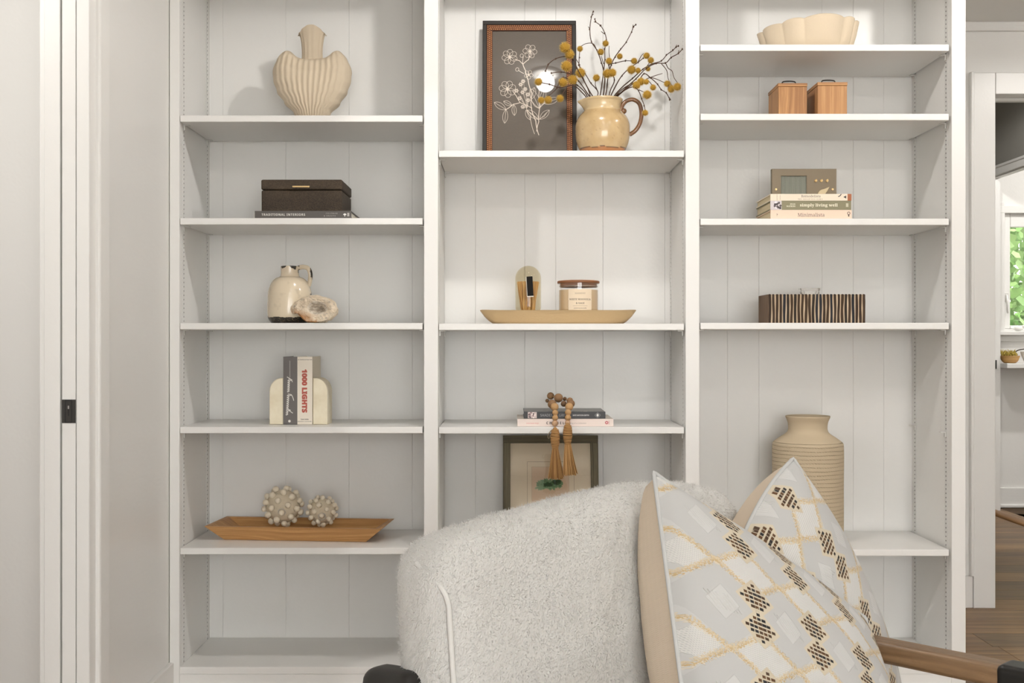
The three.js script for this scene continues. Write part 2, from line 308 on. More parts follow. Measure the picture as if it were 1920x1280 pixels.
// ---------- bookcase ----------
const FRONT = { L: 336.3, D1: [795, 821.5], D2: [1285.5, 1311.5], R: 1784.6 };
const BACK = -0.32, HEAD = 2.137;
const shelfTop = (py) => Y(py);                        // world height of a shelf whose front top edge stands at row py
const LV = { L: [216, 408.5, 605.3, 800, 1027], M: [282, 606.5, 800.5, 1027], R: [83, 213, 409.5, 605, 1030] };
const SHELF = Object.fromEntries(Object.entries(LV).map(([k, a]) => [k, a.map(shelfTop)]));
const SH = Object.fromEntries(Object.entries(SHELF).map(([k, a]) => [k, a.map((y) => y + 0.0004)]));   // where things stand
const bookcase = thing('bookcase', 'tall white built-in bookcase with three bays of adjustable shelves', 'bookcase');
{
  const b = bookcase, xl = X(FRONT.L), d1a = X(FRONT.D1[0]), d1b = X(FRONT.D1[1]), d2a = X(FRONT.D2[0]), d2b = X(FRONT.D2[1]), xr = X(FRONT.R), xe = X(1811);
  // back planks, seams as in the photograph
  const seams = [300, 418, 536, 654.5, 773, 891.5, 984, 1042, 1130.5, 1246.5, 1364, 1423, 1541, 1600, 1657, 1722].map((p) => X(p, BACK));
  for (let i = 0; i + 1 < seams.length; i++) mesh('back_plank', uvm(rspan(seams[i] + 0.0001, seams[i + 1] - 0.0001, 0.04, 2.3, BACK - 0.016, BACK + rr(-0.0002, 0.0002), 0.0007), 'y', i * 0.2), M.paint, b);
  mesh('back_sheet', span(-0.96, 1.27, 0.04, 2.3, BACK - 0.02, BACK - 0.014), M.paint, b);
  const upright = (n, x0, x1, z1 = -0.018) => mesh(n, uvm(rspan(x0, x1, 0, 2.3, BACK, z1, 0.001), 'y', x0), M.paint, b);
  upright('side_panel', -0.962, xl); upright('divider', d1a, d1b); upright('divider', d2a, d2b); upright('side_panel', xr, xe - 0.002);
  const stile = (x0, x1) => mesh('stile', uvm(rspan(x0, x1, 0, 2.309, -0.018, 0, 0.002, 2), 'y', x0 * 2), M.paint, b);
  stile(-0.9635, xl + 0.0003); stile(d1a - 0.0003, d1b + 0.0003); stile(d2a - 0.0003, d2b + 0.0003); stile(xr - 0.0003, xe);
  const bays = { L: [xl, d1a], M: [d1b, d2a], R: [d2b, xr] };
  for (const [k, [x0, x1]] of Object.entries(bays)) {
    mesh('header', uvm(rspan(x0 + 0.0005, x1 - 0.0005, HEAD, 2.309, -0.018, -0.0005, 0.0015, 2), 'x'), M.paint, b);
    // bottom deck, front rail and shoe strip
    const base = Y(1250);
    mesh('bottom_shelf', uvm(rspan(x0 + 0.0005, x1 - 0.0005, base - 0.02, base, BACK, 0.0, 0.0015, 2), 'x'), M.paint, b);
    mesh('base_rail', uvm(rspan(x0 + 0.0005, x1 - 0.0005, 0.088, base - 0.02, -0.02, -0.001, 0.001), 'x'), M.paint, b);
    mesh('toe_board', uvm(rspan(x0 + 0.0005, x1 - 0.0005, 0, 0.088, -0.02, 0.006, 0.002, 2), 'x'), M.paint, b);
    const gapL = k === 'L' ? 0.0015 : k === 'M' ? 0.002 : 0.003, gapR = k === 'R' ? 0.0075 : 0.004;
    SHELF[k].forEach((y, i) => {
      mesh('shelf', uvm(rspan(x0 + gapL, x1 - gapR, y - 0.0185, y, BACK + 0.004, -0.001, 0.0018, 2), 'x', i * 0.3), M.paint, b);
      for (const s of [0, 1]) for (const z of [-0.045, -0.288]) clip(b, s ? x1 : x0, s ? -1 : 1, y - 0.0185, z);
    });
    // slotted shelf standards, two on each side
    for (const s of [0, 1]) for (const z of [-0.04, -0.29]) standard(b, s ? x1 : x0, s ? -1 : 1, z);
  }
  // the two clips left where a shelf was taken out
  clip(b, xr, -1, Y(811), -0.045); clip(b, xr, -1, Y(811), -0.288);
}
function clip(parent, x, dir, y, z) {
  mesh('shelf_clip', merge([rspan(Math.min(x, x + dir * 0.017), Math.max(x, x + dir * 0.017), y - 0.003, y - 0.0004, z - 0.008, z + 0.008, 0.0006), rspan(Math.min(x, x + dir * 0.0045), Math.max(x, x + dir * 0.0045), y - 0.016, y - 0.0004, z - 0.006, z + 0.006, 0.0008)]), M.clip, parent);
}
function standard(parent, x, dir, z) {                 // two rails with rungs between: the gaps are the slots
  const t = 0.0014 * dir, g = [], bx = (y0, y1, z0, z1, a = 0.0002 * dir, c = t) => g.push(span(Math.min(x + a, x + c), Math.max(x + a, x + c), y0, y1, z0, z1));
  bx(0.13, 2.13, z - 0.008, z - 0.0026); bx(0.13, 2.13, z + 0.0026, z + 0.008);
  for (let y = 0.13; y < 2.12; y += 0.01225) bx(y, y + 0.0082, z - 0.0026, z + 0.0026);
  const s = mesh('shelf_standard', merge(g), M.paint, parent);
  mesh('slot_shade', span(Math.min(x, x + 0.0011 * dir), Math.max(x, x + 0.0011 * dir), 0.13, 2.13, z - 0.0055, z + 0.0055), M.slotShade, s);  // dark strip paints the shade seen in the slots
}

// ---------- LEFT BAY ----------
// ribbed heart-shaped vase
{
  const z = -0.16, s = S(z), y0 = SH.L[0], cx = X(585.5, z);
  const t = thing('ribbed_vase', 'cream ceramic vase shaped like a ribbed heart with fan neck', 'vase', [cx, y0, z]);
  const clay = std('#d6c6ae', 0.85, { bumpMap: rep(grainBump, 6, 6), bumpScale: 0.0006 });
  const H = Y(95, z) - y0;                             // lobe tops
  const Wp = [[0, 24], [0.07, 27], [0.16, 34], [0.3, 52], [0.45, 66], [0.6, 73], [0.75, 75], [0.88, 72], [1, 66]];
  const width = (k) => { for (let i = 0; i + 1 < Wp.length; i++) if (k <= Wp[i + 1][0]) { const f = sm((k - Wp[i][0]) / (Wp[i + 1][0] - Wp[i][0])); return lerp(Wp[i][1], Wp[i + 1][1], f) * s; } return 66 * s; };
  const topY = (a) => { const q = Math.abs(a); return q < 0.7 ? H * (0.89 + 0.11 * Math.exp(-(((q - 0.7) / 0.25) ** 2))) : H * (1 - 0.3 * Math.pow((q - 0.7) / 0.3, 2.6)); };
  const sheet = (side) => grid(132, 56, (u, v) => {
    const a = u * 2 - 1, ty = topY(a) * v, w = width(ty / H), rib = 0.5 + 0.5 * Math.cos(a * Math.PI * 14);
    const edge = Math.sqrt(Math.max(0, 1 - Math.pow(Math.abs(a), 3.2))), cap = Math.pow(Math.max(0, 1 - Math.pow(v, 9)), 0.5);
    const d = (0.012 + 0.045 * Math.sin(Math.min(1, v * 1.15 + 0.1) * Math.PI * 0.75)) * edge * cap - (1 - rib) * 0.0034 * edge * (v > 0.96 ? (1 - v) / 0.04 : 1);
    return [a * w, ty, side * Math.max(0, d)];
  }, side < 0);
  mesh('body', merge([sheet(1), sheet(-1)]), clay, t);
  const n0 = H * 0.86, n1 = Y(50, z) - y0;
  const neck = (inner) => grid(64, 22, (u, v) => {
    const th = u * Math.PI * 2, k = v, w = (16 + 4 * Math.pow(1 - k, 3) + 10.5 * Math.pow(k, 1.6)) * s - inner * 0.004, dz = (0.018 + 0.006 * Math.pow(k, 2)) - inner * 0.004;
    const fl = 1 + 0.03 * Math.cos(th * 14);
    const cs = Math.cos(th), arch = 1 - 0.17 * cs * cs * Math.pow(k, 3) * 1.6;
    return [cs * w * fl, n0 + (n1 - n0) * k * (k > 0.6 ? lerp(1, arch, (k - 0.6) / 0.4) : 1), Math.sin(th) * dz * fl];
  }, inner === 0);
  const nk = mesh('neck', merge([neck(0), neck(1)]), clay, t); nk.material = clay; nk.material.side = THREE.DoubleSide;
}
// books: lies flat with its spine towards +z; w along x, t up, d back
function makeBook(name, label, w, t, d, spineMat, coverMat, pageMat, pos, turn, group, topMat) {
  const g = thing(name, label, 'book', pos, turn, group), cv = Math.min(0.0028, t * 0.18);
  mesh('cover', merge([rspan(-w / 2, w / 2, 0, cv, -d, 0.0008, 0.0006), rspan(-w / 2, w / 2, t - cv, t, -d, 0.0008, 0.0006)]), coverMat, g);
  mesh('pages', rspan(-w / 2 + 0.003, w / 2 - 0.003, cv, t - cv, -d + 0.004, -0.001, 0.0008), pageMat, g);
  const sp = new THREE.BoxGeometry(w, t, 0.0028);
  mesh('spine', sp, [coverMat, coverMat, coverMat, coverMat, spineMat, coverMat], g, [0, t / 2, 0.0009]);
  if (topMat) { const c = new THREE.BoxGeometry(w - 0.001, 0.0006, d - 0.002); mesh('cover_print', c, [coverMat, coverMat, topMat, coverMat, coverMat, coverMat], g, [0, t + 0.0002, -d / 2]); }
  return g;
}
const pageTex = dataTex(64, 256, (u, v) => { const k = 0.86 + 0.14 * hash(0, v * 256, 3) - 0.1 * (hash(1, v * 60, 5) > 0.8 ? 1 : 0); return [222 * k, 204 * k, 168 * k]; });
const pageMat = std('#ffffff', 0.9, { map: pageTex }), pageWhite = std('#d8d2c4', 0.9, { bumpMap: pageTex, bumpScale: 0.0003 });
function spineTex(w, t, draw, bg, rough = 0.45, k = 3600) { const cw = Math.min(2048, Math.round(w * k)), ch = Math.round(cw * t / w); return std('#ffffff', rough, { map: canvasTex(cw, ch, (c) => { c.fillStyle = bg; c.fillRect(0, 0, cw, ch); c.textBaseline = 'middle'; draw(c, cw, ch); }) }); }
function spaced(c, text, x, y, gap) { for (const ch of text) { c.fillText(ch, x, y); x += c.measureText(ch).width + gap; } return x; }
{
  const z = -0.012, y = SH.L[1], w = (659 - 478) * S(z), t = 0.0205;
  const sp = spineTex(w, t, (c, W, H) => {
    c.fillStyle = '#d9d6d0'; c.font = `bold ${H * 0.44}px sans-serif`; c.textAlign = 'left'; spaced(c, 'TRADITIONAL INTERIORS', W * 0.07, H * 0.52, H * 0.035);
    c.font = `${H * 0.26}px sans-serif`; c.fillStyle = '#b5b0ac'; spaced(c, 'COLEMAN', W * 0.735, H * 0.34, H * 0.07); spaced(c, '& KRAVITZ', W * 0.715, H * 0.68, H * 0.05);
    c.fillStyle = '#f4f2ee'; c.beginPath(); c.arc(W * 0.932, H * 0.56, H * 0.22, Math.PI, 0); c.closePath(); c.fill(); c.fillRect(W * 0.932 - H * 0.06, H * 0.5, H * 0.12, H * 0.25); c.fillStyle = '#b5b0ac'; c.fillRect(W * 0.957, H * 0.26, W * 0.022, H * 0.48);
  }, '#57524f');
  const g = makeBook('interiors_book', 'thin charcoal book lying under the dark woven box', w, t, 0.21, sp, std('#55504d', 0.5), pageWhite, [X(568.5, z), y, z], 0);
  mesh('head_band', rspan(-w / 2 - 0.002, -w / 2 + 0.001, 0.001, t - 0.001, -0.012, 0.001, 0.001), std('#ddd9d0', 0.8), g);
  // woven box on it
  const zb = -0.055, bw = (641 - 490) * S(zb), bd = 0.19, bx = X(565.5, zb), by = y + t, hb = Y(356, zb) - by, ht = Y(336.5, zb) - by;
  const b = thing('woven_box', 'dark brown woven keepsake box with gold bar handle', 'box', [bx, by + 0.0002, zb]);
  const wt = dataTex(256, 256, (u, v) => { const k = (Math.sin(u * Math.PI * 128) * Math.sin(v * Math.PI * 128) * 0.5 + 0.5) * 0.5 + 0.5 * hash(u * 128, v * 90, 6); const b2 = noise2(u * 10, v * 3, 2, 10, 3); return mixc([38, 30, 22], [112, 94, 74], k * 0.75 + (b2 - 0.5) * 0.3); });
  const wm = std('#ffffff', 0.75, { map: rep(wt, 6, 6), bumpMap: rep(wt, 6, 6), bumpScale: 0.0012 });
  mesh('body', uvm(rspan(-bw / 2, bw / 2, 0, hb - 0.0012, -bd, 0, 0.004, 3), 'y'), wm, b);
  const lid = mesh('lid', uvm(rspan(-bw / 2 - 0.001, bw / 2 + 0.001, hb + 0.0004, ht, -bd - 0.001, 0.001, 0.005, 3), 'y'), wm, b);
  mesh('handle', merge([rspan(-0.0275, 0.0215, hb + 0.0055, hb + 0.0105, 0.008, 0.012, 0.001), rspan(-0.024, -0.02, hb + 0.006, hb + 0.01, 0, 0.009, 0.0008), rspan(0.014, 0.018, hb + 0.006, hb + 0.01, 0, 0.009, 0.0008)]), M.brass, lid, [0.003, 0, 0]);
}
// glazed jug and geode
{
  const z = -0.14, s = S(z), y = SH.L[2];
  const t = thing('glazed_jug', 'cream glazed stoneware jug with dark unglazed foot and small ring handle', 'jug', [X(543.5, z), y, z]);
  const prof = smoothProfile([[0, 0], [0.05, 0], [0.056, 0.004], [0.0625, 0.016], [0.0648, 0.03], [0.0645, 0.07], [0.061, 0.1], [0.052, 0.122], [0.04, 0.133], [0.0285, 0.138], [0.0262, 0.146], [0.0262, 0.163], [0.0258, 0.168], [0.0215, 0.168], [0.021, 0.14], [0.03, 0.12]], 150);
  const cream = C('#dccdb4'), dark = C('#2b241c'), spot = C('#8d7f68');
  const paintJug = (g) => tint(g, (x, yy, zz, c) => {
    const a = Math.atan2(zz, x), n = fbm3(Math.cos(a) * 4 + 9, yy * 120, Math.sin(a) * 4 + 9, 3);
    const foot = yy < 0.0185 + (n - 0.5) * 0.008, rimN = noise3(Math.cos(a) * 2.2 + 5, yy * 40, Math.sin(a) * 2.2 + 5, 12), rim = (yy > 0.148 && x < 0.03 && rimN + (yy - 0.15) * 14 > 0.62) || (x > 0.062 && rimN > 0.5);
    c.copy(cream).lerp(spot, clamp((fbm3(x * 60, yy * 60, zz * 60, 20) - 0.62) * 1.2)); if (foot || rim) c.copy(dark).lerp(spot, hash(x * 4000, yy * 4000, zz * 900) > 0.9 ? 0.6 : 0);
  });
  const glaze = phys('#ffffff', 0.22, { vertexColors: true, clearcoat: 0.4, clearcoatRoughness: 0.1, side: THREE.DoubleSide });
  mesh('body', paintJug(lathe(prof, 160)), glaze, t);
  mesh('handle', paintJug(tube([[0.022, 0.162, 0.004], [0.038, 0.166, 0.006], [0.054, 0.162, 0.008], [0.061, 0.148, 0.008], [0.06, 0.126, 0.006], [0.056, 0.11, 0.004]], 0.0068, 40, 12)), glaze, t);
}
{
  const z = -0.062, s = S(z), y = SH.L[2];
  const g0 = new THREE.IcosahedronGeometry(1, 36), g = mergeVertices((g0.deleteAttribute('uv'), g0.deleteAttribute('normal'), g0)), p = g.attributes.position;
  for (let i = 0; i < p.count; i++) {
    const v = V(p.getX(i), p.getY(i), p.getZ(i)), n = fbm3(v.x * 1.7 + 4, v.y * 1.7 + 4, v.z * 1.7 + 4, 2), f = fbm3(v.x * 6 + 4, v.y * 6 + 4, v.z * 6 + 4, 8), cr = fbm3(v.x * 20 + 4, v.y * 20, v.z * 20, 14);
    let r = 0.86 + 0.32 * n + 0.09 * (f - 0.5);
    const hx = v.x - 0.22, hy = v.y - 0.05, hole = Math.exp(-(hx * hx / 0.16 + hy * hy / 0.07)) * (v.z > 0 ? v.z : 0);
    let x = v.x * 0.067 * r, yy = v.y * 0.0395 * r, zz = v.z * 0.04 * r;
    if (v.z > 0) zz = Math.min(zz, 0.021 + 0.006 * (f - 0.4)) - hole * (0.024 + 0.022 * cr) + (cr - 0.5) * 0.004;
    if (x < -0.02 && yy < -0.012) yy += (-0.02 - x) * 0.5;
    p.setXYZ(i, x, yy, zz);
  }
  g.computeVertexNormals(); g.computeBoundingBox(); g.translate(0, -g.boundingBox.min.y, 0);
  const hgt = g.boundingBox.max.y - g.boundingBox.min.y; g.scale(0.139 / (g.boundingBox.max.x - g.boundingBox.min.x), 0.081 / hgt, 1);
  const cols = [C('#e2d3bc'), C('#c9b79f'), C('#a0978a'), C('#b07a45'), C('#d9d2c8')];
  tint(g, (x, yy, zz, c) => { const n = fbm3(x * 60 + 3, yy * 60, zz * 60, 4), m = fbm3(x * 150 + 3, yy * 150, zz * 150, 6); c.copy(cols[0]).lerp(cols[1], clamp(n * 1.6 - 0.4)); if (m > 0.6) c.lerp(cols[2], clamp((m - 0.6) * 5)); const hx = (x - 0.012) / 0.03, hy = (yy - 0.043) / 0.02; if (hx * hx + hy * hy < 1 && m < 0.55) c.lerp(cols[4], 0.6); if (m > 0.5 && hx * hx + hy * hy < 0.8) c.lerp(cols[2], 0.5); if (yy < 0.026 - x * 0.35 && x < 0.012 && zz < 0.03) c.lerp(cols[3], clamp((0.03 - x * 0.35 - yy) * 45) * clamp(n * 2.2 - 0.4)); });
  const t = thing('geode', 'pale cream geode half with hollow crystal centre beside the glazed jug', 'geode', [X(590.5, z), y, z], -0.12);
  mesh('stone', g, phys('#ffffff', 0.6, { vertexColors: true, bumpMap: rep(grainBump, 2, 2), bumpScale: 0.002 }), t);
}
// bookends and two upright books
{
  const z = -0.083, s = S(z), y = SH.L[3];
  const marble = dataTex(256, 256, (u, v) => { const n = noise2(u * 4 + noise2(u * 6, v * 6, 3, 6, 6) * 1.2, v * 8, 2, 0, 8) * 0.6 + noise2(u * 30, v * 30, 5, 30, 30) * 0.2; return mixc([238, 229, 205], [216, 202, 170], n); });
  const mm = phys('#ffffff', 0.45, { map: rep(marble, 5, 5) });
  const end = (name, label, x0, x1, side, depth, zz) => {
    const w = x1 - x0, h = 84 * s, r = 0.037, sh = new THREE.Shape();
    sh.moveTo(0, 0); sh.lineTo(w, 0);
    if (side > 0) { sh.lineTo(w, h - r); sh.absarc(w - r, h - r, r, 0, Math.PI / 2); sh.lineTo(0, h); } else { sh.lineTo(w, h); sh.lineTo(r, h); sh.absarc(r, h - r, r, Math.PI / 2, Math.PI); }
    sh.closePath();
    const g = new THREE.ExtrudeGeometry(sh, { depth: depth - 0.005, bevelEnabled: true, bevelSize: 0.0025, bevelThickness: 0.0025, bevelSegments: 3, curveSegments: 24 }).translate(0, 0.0025, -depth + 0.0025);
    g.scale((w - 0.0001) / (w + 0.005), 1, 1).translate(0.0025 * w / (w + 0.005), 0, 0);
    const o = mesh(name, g, mm, null, [x0, y, zz]); return put(o, label, 'bookend');
  };
  end('bookend', 'cream stone arch bookend beside the grey book with script', X(505, z), X(531.2, z), -1, 0.075, z);
  end('bookend', 'cream stone arch bookend beside the white book of lights', X(586.6, z), X(614, z), 1, 0.085, z);
  const h = 127 * s;
  const up = (name, label, px0, px1, spine, cover, d) => {
    const t = (px1 - px0) * s, b = makeBook(name, label, h, t, d, spine, cover, pageMat, [X(px0, z), y + h / 2 + 0.0003, z], 0);
    b.rotation.z = -Math.PI / 2; return b;          // stand on its tail: thickness now runs along +x
  };
  const t1 = 26.4 * s, t2 = 28 * s;
  up('grey_book', 'grey upright book with looping white script on its spine', 531.4, 557.8, spineTex(h, t1, (c, W, H) => {
    c.strokeStyle = '#dedbd5'; c.lineCap = 'round'; c.lineJoin = 'round';
    c.lineWidth = H * 0.03; c.globalAlpha = 0.6; c.beginPath(); for (let i = 0; i < 40; i++) { const x = W * (0.06 + 0.25 * i / 40); c.lineTo(x, H * (0.53 + 0.025 * Math.sin(i * 2.1))); } c.stroke();
    c.globalAlpha = 1; c.lineWidth = H * 0.05;
    // joined-up script, two words
    const word = (x0, x1, y0, y1, n, tall) => { c.beginPath(); c.moveTo(x0, y0); for (let i = 1; i <= n; i++) { const x = lerp(x0, x1, i / n), yb = lerp(y0, y1, i / n), up2 = (tall.includes(i) ? 0.3 : 0.1) * H; c.bezierCurveTo(x - (x1 - x0) / n * 0.7, yb - up2 * 1.2, x - (x1 - x0) / n * 0.1, yb - up2, x - (x1 - x0) / n * 0.3, yb + H * 0.02); c.quadraticCurveTo(x - (x1 - x0) / n * 0.1, yb + H * 0.08, x, yb); } c.stroke(); };
    word(W * 0.33, W * 0.52, H * 0.62, H * 0.66, 7, [1]); word(W * 0.55, W * 0.86, H * 0.66, H * 0.76, 11, [1, 9]);
    c.beginPath(); c.moveTo(W * 0.3, H * 0.72); c.quadraticCurveTo(W * 0.33, H * 0.4, W * 0.37, H * 0.36); c.moveTo(W * 0.56, H * 0.42); c.quadraticCurveTo(W * 0.6, H * 0.3, W * 0.645, H * 0.26); c.moveTo(W * 0.79, H * 0.62); c.lineTo(W * 0.83, H * 0.34); c.stroke();
    c.fillStyle = '#dedbd5'; c.beginPath(); c.arc(W * 0.95, H * 0.56, H * 0.09, 0, 7); c.fill();
  }, '#67625f'), std('#625d5a', 0.55), 0.14);
  up('lights_book', 'white upright book with red lettering on its spine', 557.9, 586, spineTex(h, t2, (c, W, H) => {
    c.fillStyle = '#b1503f'; c.font = `bold ${H * 0.43}px sans-serif`; c.textAlign = 'left'; c.save(); c.translate(W * 0.185, H * 0.53); c.scale(W * 0.64 / c.measureText('1000 LIGHTS').width, 1); c.fillText('1000 LIGHTS', 0, 0); c.strokeStyle = '#b1503f'; c.lineWidth = H * 0.045; c.strokeText('1000 LIGHTS', 0, 0); c.restore();
    c.save(); c.translate(W * 0.045, H * 0.5); c.rotate(-Math.PI / 2); c.fillStyle = '#4a4038'; c.textAlign = 'center'; c.font = `bold ${H * 0.075}px sans-serif`; c.fillText('ed. Charlotte & Peter Fiell', 0, 0); c.restore();
    c.save(); c.translate(W * 0.925, H * 0.52); c.rotate(-Math.PI / 2); c.fillStyle = '#3b342d'; c.textAlign = 'center'; c.font = `bold ${H * 0.12}px sans-serif`; c.fillText('TASCHEN', 0, 0); c.font = `${H * 0.085}px serif`; c.fillText('Bibliotheca Universalis', 0, H * 0.13); c.restore();
  }, '#e6ddce', 0.4), std('#ddd2bd', 0.5), 0.14);
}
// dough tray and two studded spheres
{
  const y = SH.L[4], cz = -0.185, turn = -0.095, cx = X(565, cz);
  const wood = phys('#ffffff', 0.5, { map: woodTex([176, 128, 76], [216, 170, 114], 81), bumpMap: rep(grainBump, 4, 4), bumpScale: 0.0004, side: THREE.DoubleSide });
  const t = thing('dough_tray', 'long honey-coloured wooden dough tray holding two studded spheres', 'tray', [cx, y, cz], turn);
  const L = 0.262, l = 0.212, D = 0.096, d = 0.07, H = 0.042, w = 0.013;
  const ring = [[l, d, 0], [L, D, H], [L - w, D - w, H], [l - 0.012, d - 0.01, 0.011]];
  const quads = [], P = (r, k) => { const [a, b, h] = ring[r], s = [[-1, 1], [1, 1], [1, -1], [-1, -1]][k & 3]; return [s[0] * a, h, s[1] * b]; };
  const q = (a, b, c2, d2) => quads.push(...a, ...b, ...c2, ...a, ...c2, ...d2);
  for (let k = 0; k < 4; k++) for (let r = 0; r < 3; r++) q(P(r, k), P(r, k + 1), P(r + 1, k + 1), P(r + 1, k));
  q(P(3, 0), P(3, 1), P(3, 2), P(3, 3)); q(P(0, 3), P(0, 2), P(0, 1), P(0, 0));
  const g = new THREE.BufferGeometry(); g.setAttribute('position', new THREE.Float32BufferAttribute(quads, 3)); g.computeVertexNormals();
  mesh('tray_body', uvm(g, 'x'), wood, t);
  const knobM = phys('#e3d8c3', 0.5), bodyM = std('#cfc2ab', 0.9, { bumpMap: rep(grainBump, 3, 2), bumpScale: 0.0006 }), knobG = new THREE.SphereGeometry(1, 16, 12);
  const ballGeo = new THREE.SphereGeometry(1, 48, 32);
  const studded = (label, px, py, R, kr, n, zz, ph) => {
    const o = thing('studded_sphere', label, 'ornament', [X(px, zz), Y(py, zz), zz]);
    mesh('core', ballGeo.clone().scale(R, R, R), bodyM, o);
    for (let i = 0; i < n; i++) { const yy = 1 - (i + 0.5) / n * 2, a = i * 2.399963 + ph, r = Math.sqrt(1 - yy * yy), k = kr * rr(0.92, 1.08), m = mesh('knob', knobG, knobM, o, [Math.cos(a) * r * (R + kr * 0.55), yy * (R + kr * 0.55), Math.sin(a) * r * (R + kr * 0.55)]); m.scale.setScalar(k); }
    mesh('drill_ring', new THREE.TorusGeometry(0.0105, 0.0012, 8, 28), std('#bdb6ac', 0.7), o, [0.006, -0.011, R * 0.985], [0.2, 0.1, 0]).visible = true;
    return o;
  };
  studded('larger beige sphere covered in round knobs in the dough tray', 530.5, 948.5, 0.0495, 0.0092, 40, cz + 0.005, 0.4);
  studded('smaller beige sphere covered in round knobs in the dough tray', 604, 957.5, 0.0378, 0.0076, 36, cz + 0.012, 1.3);
}

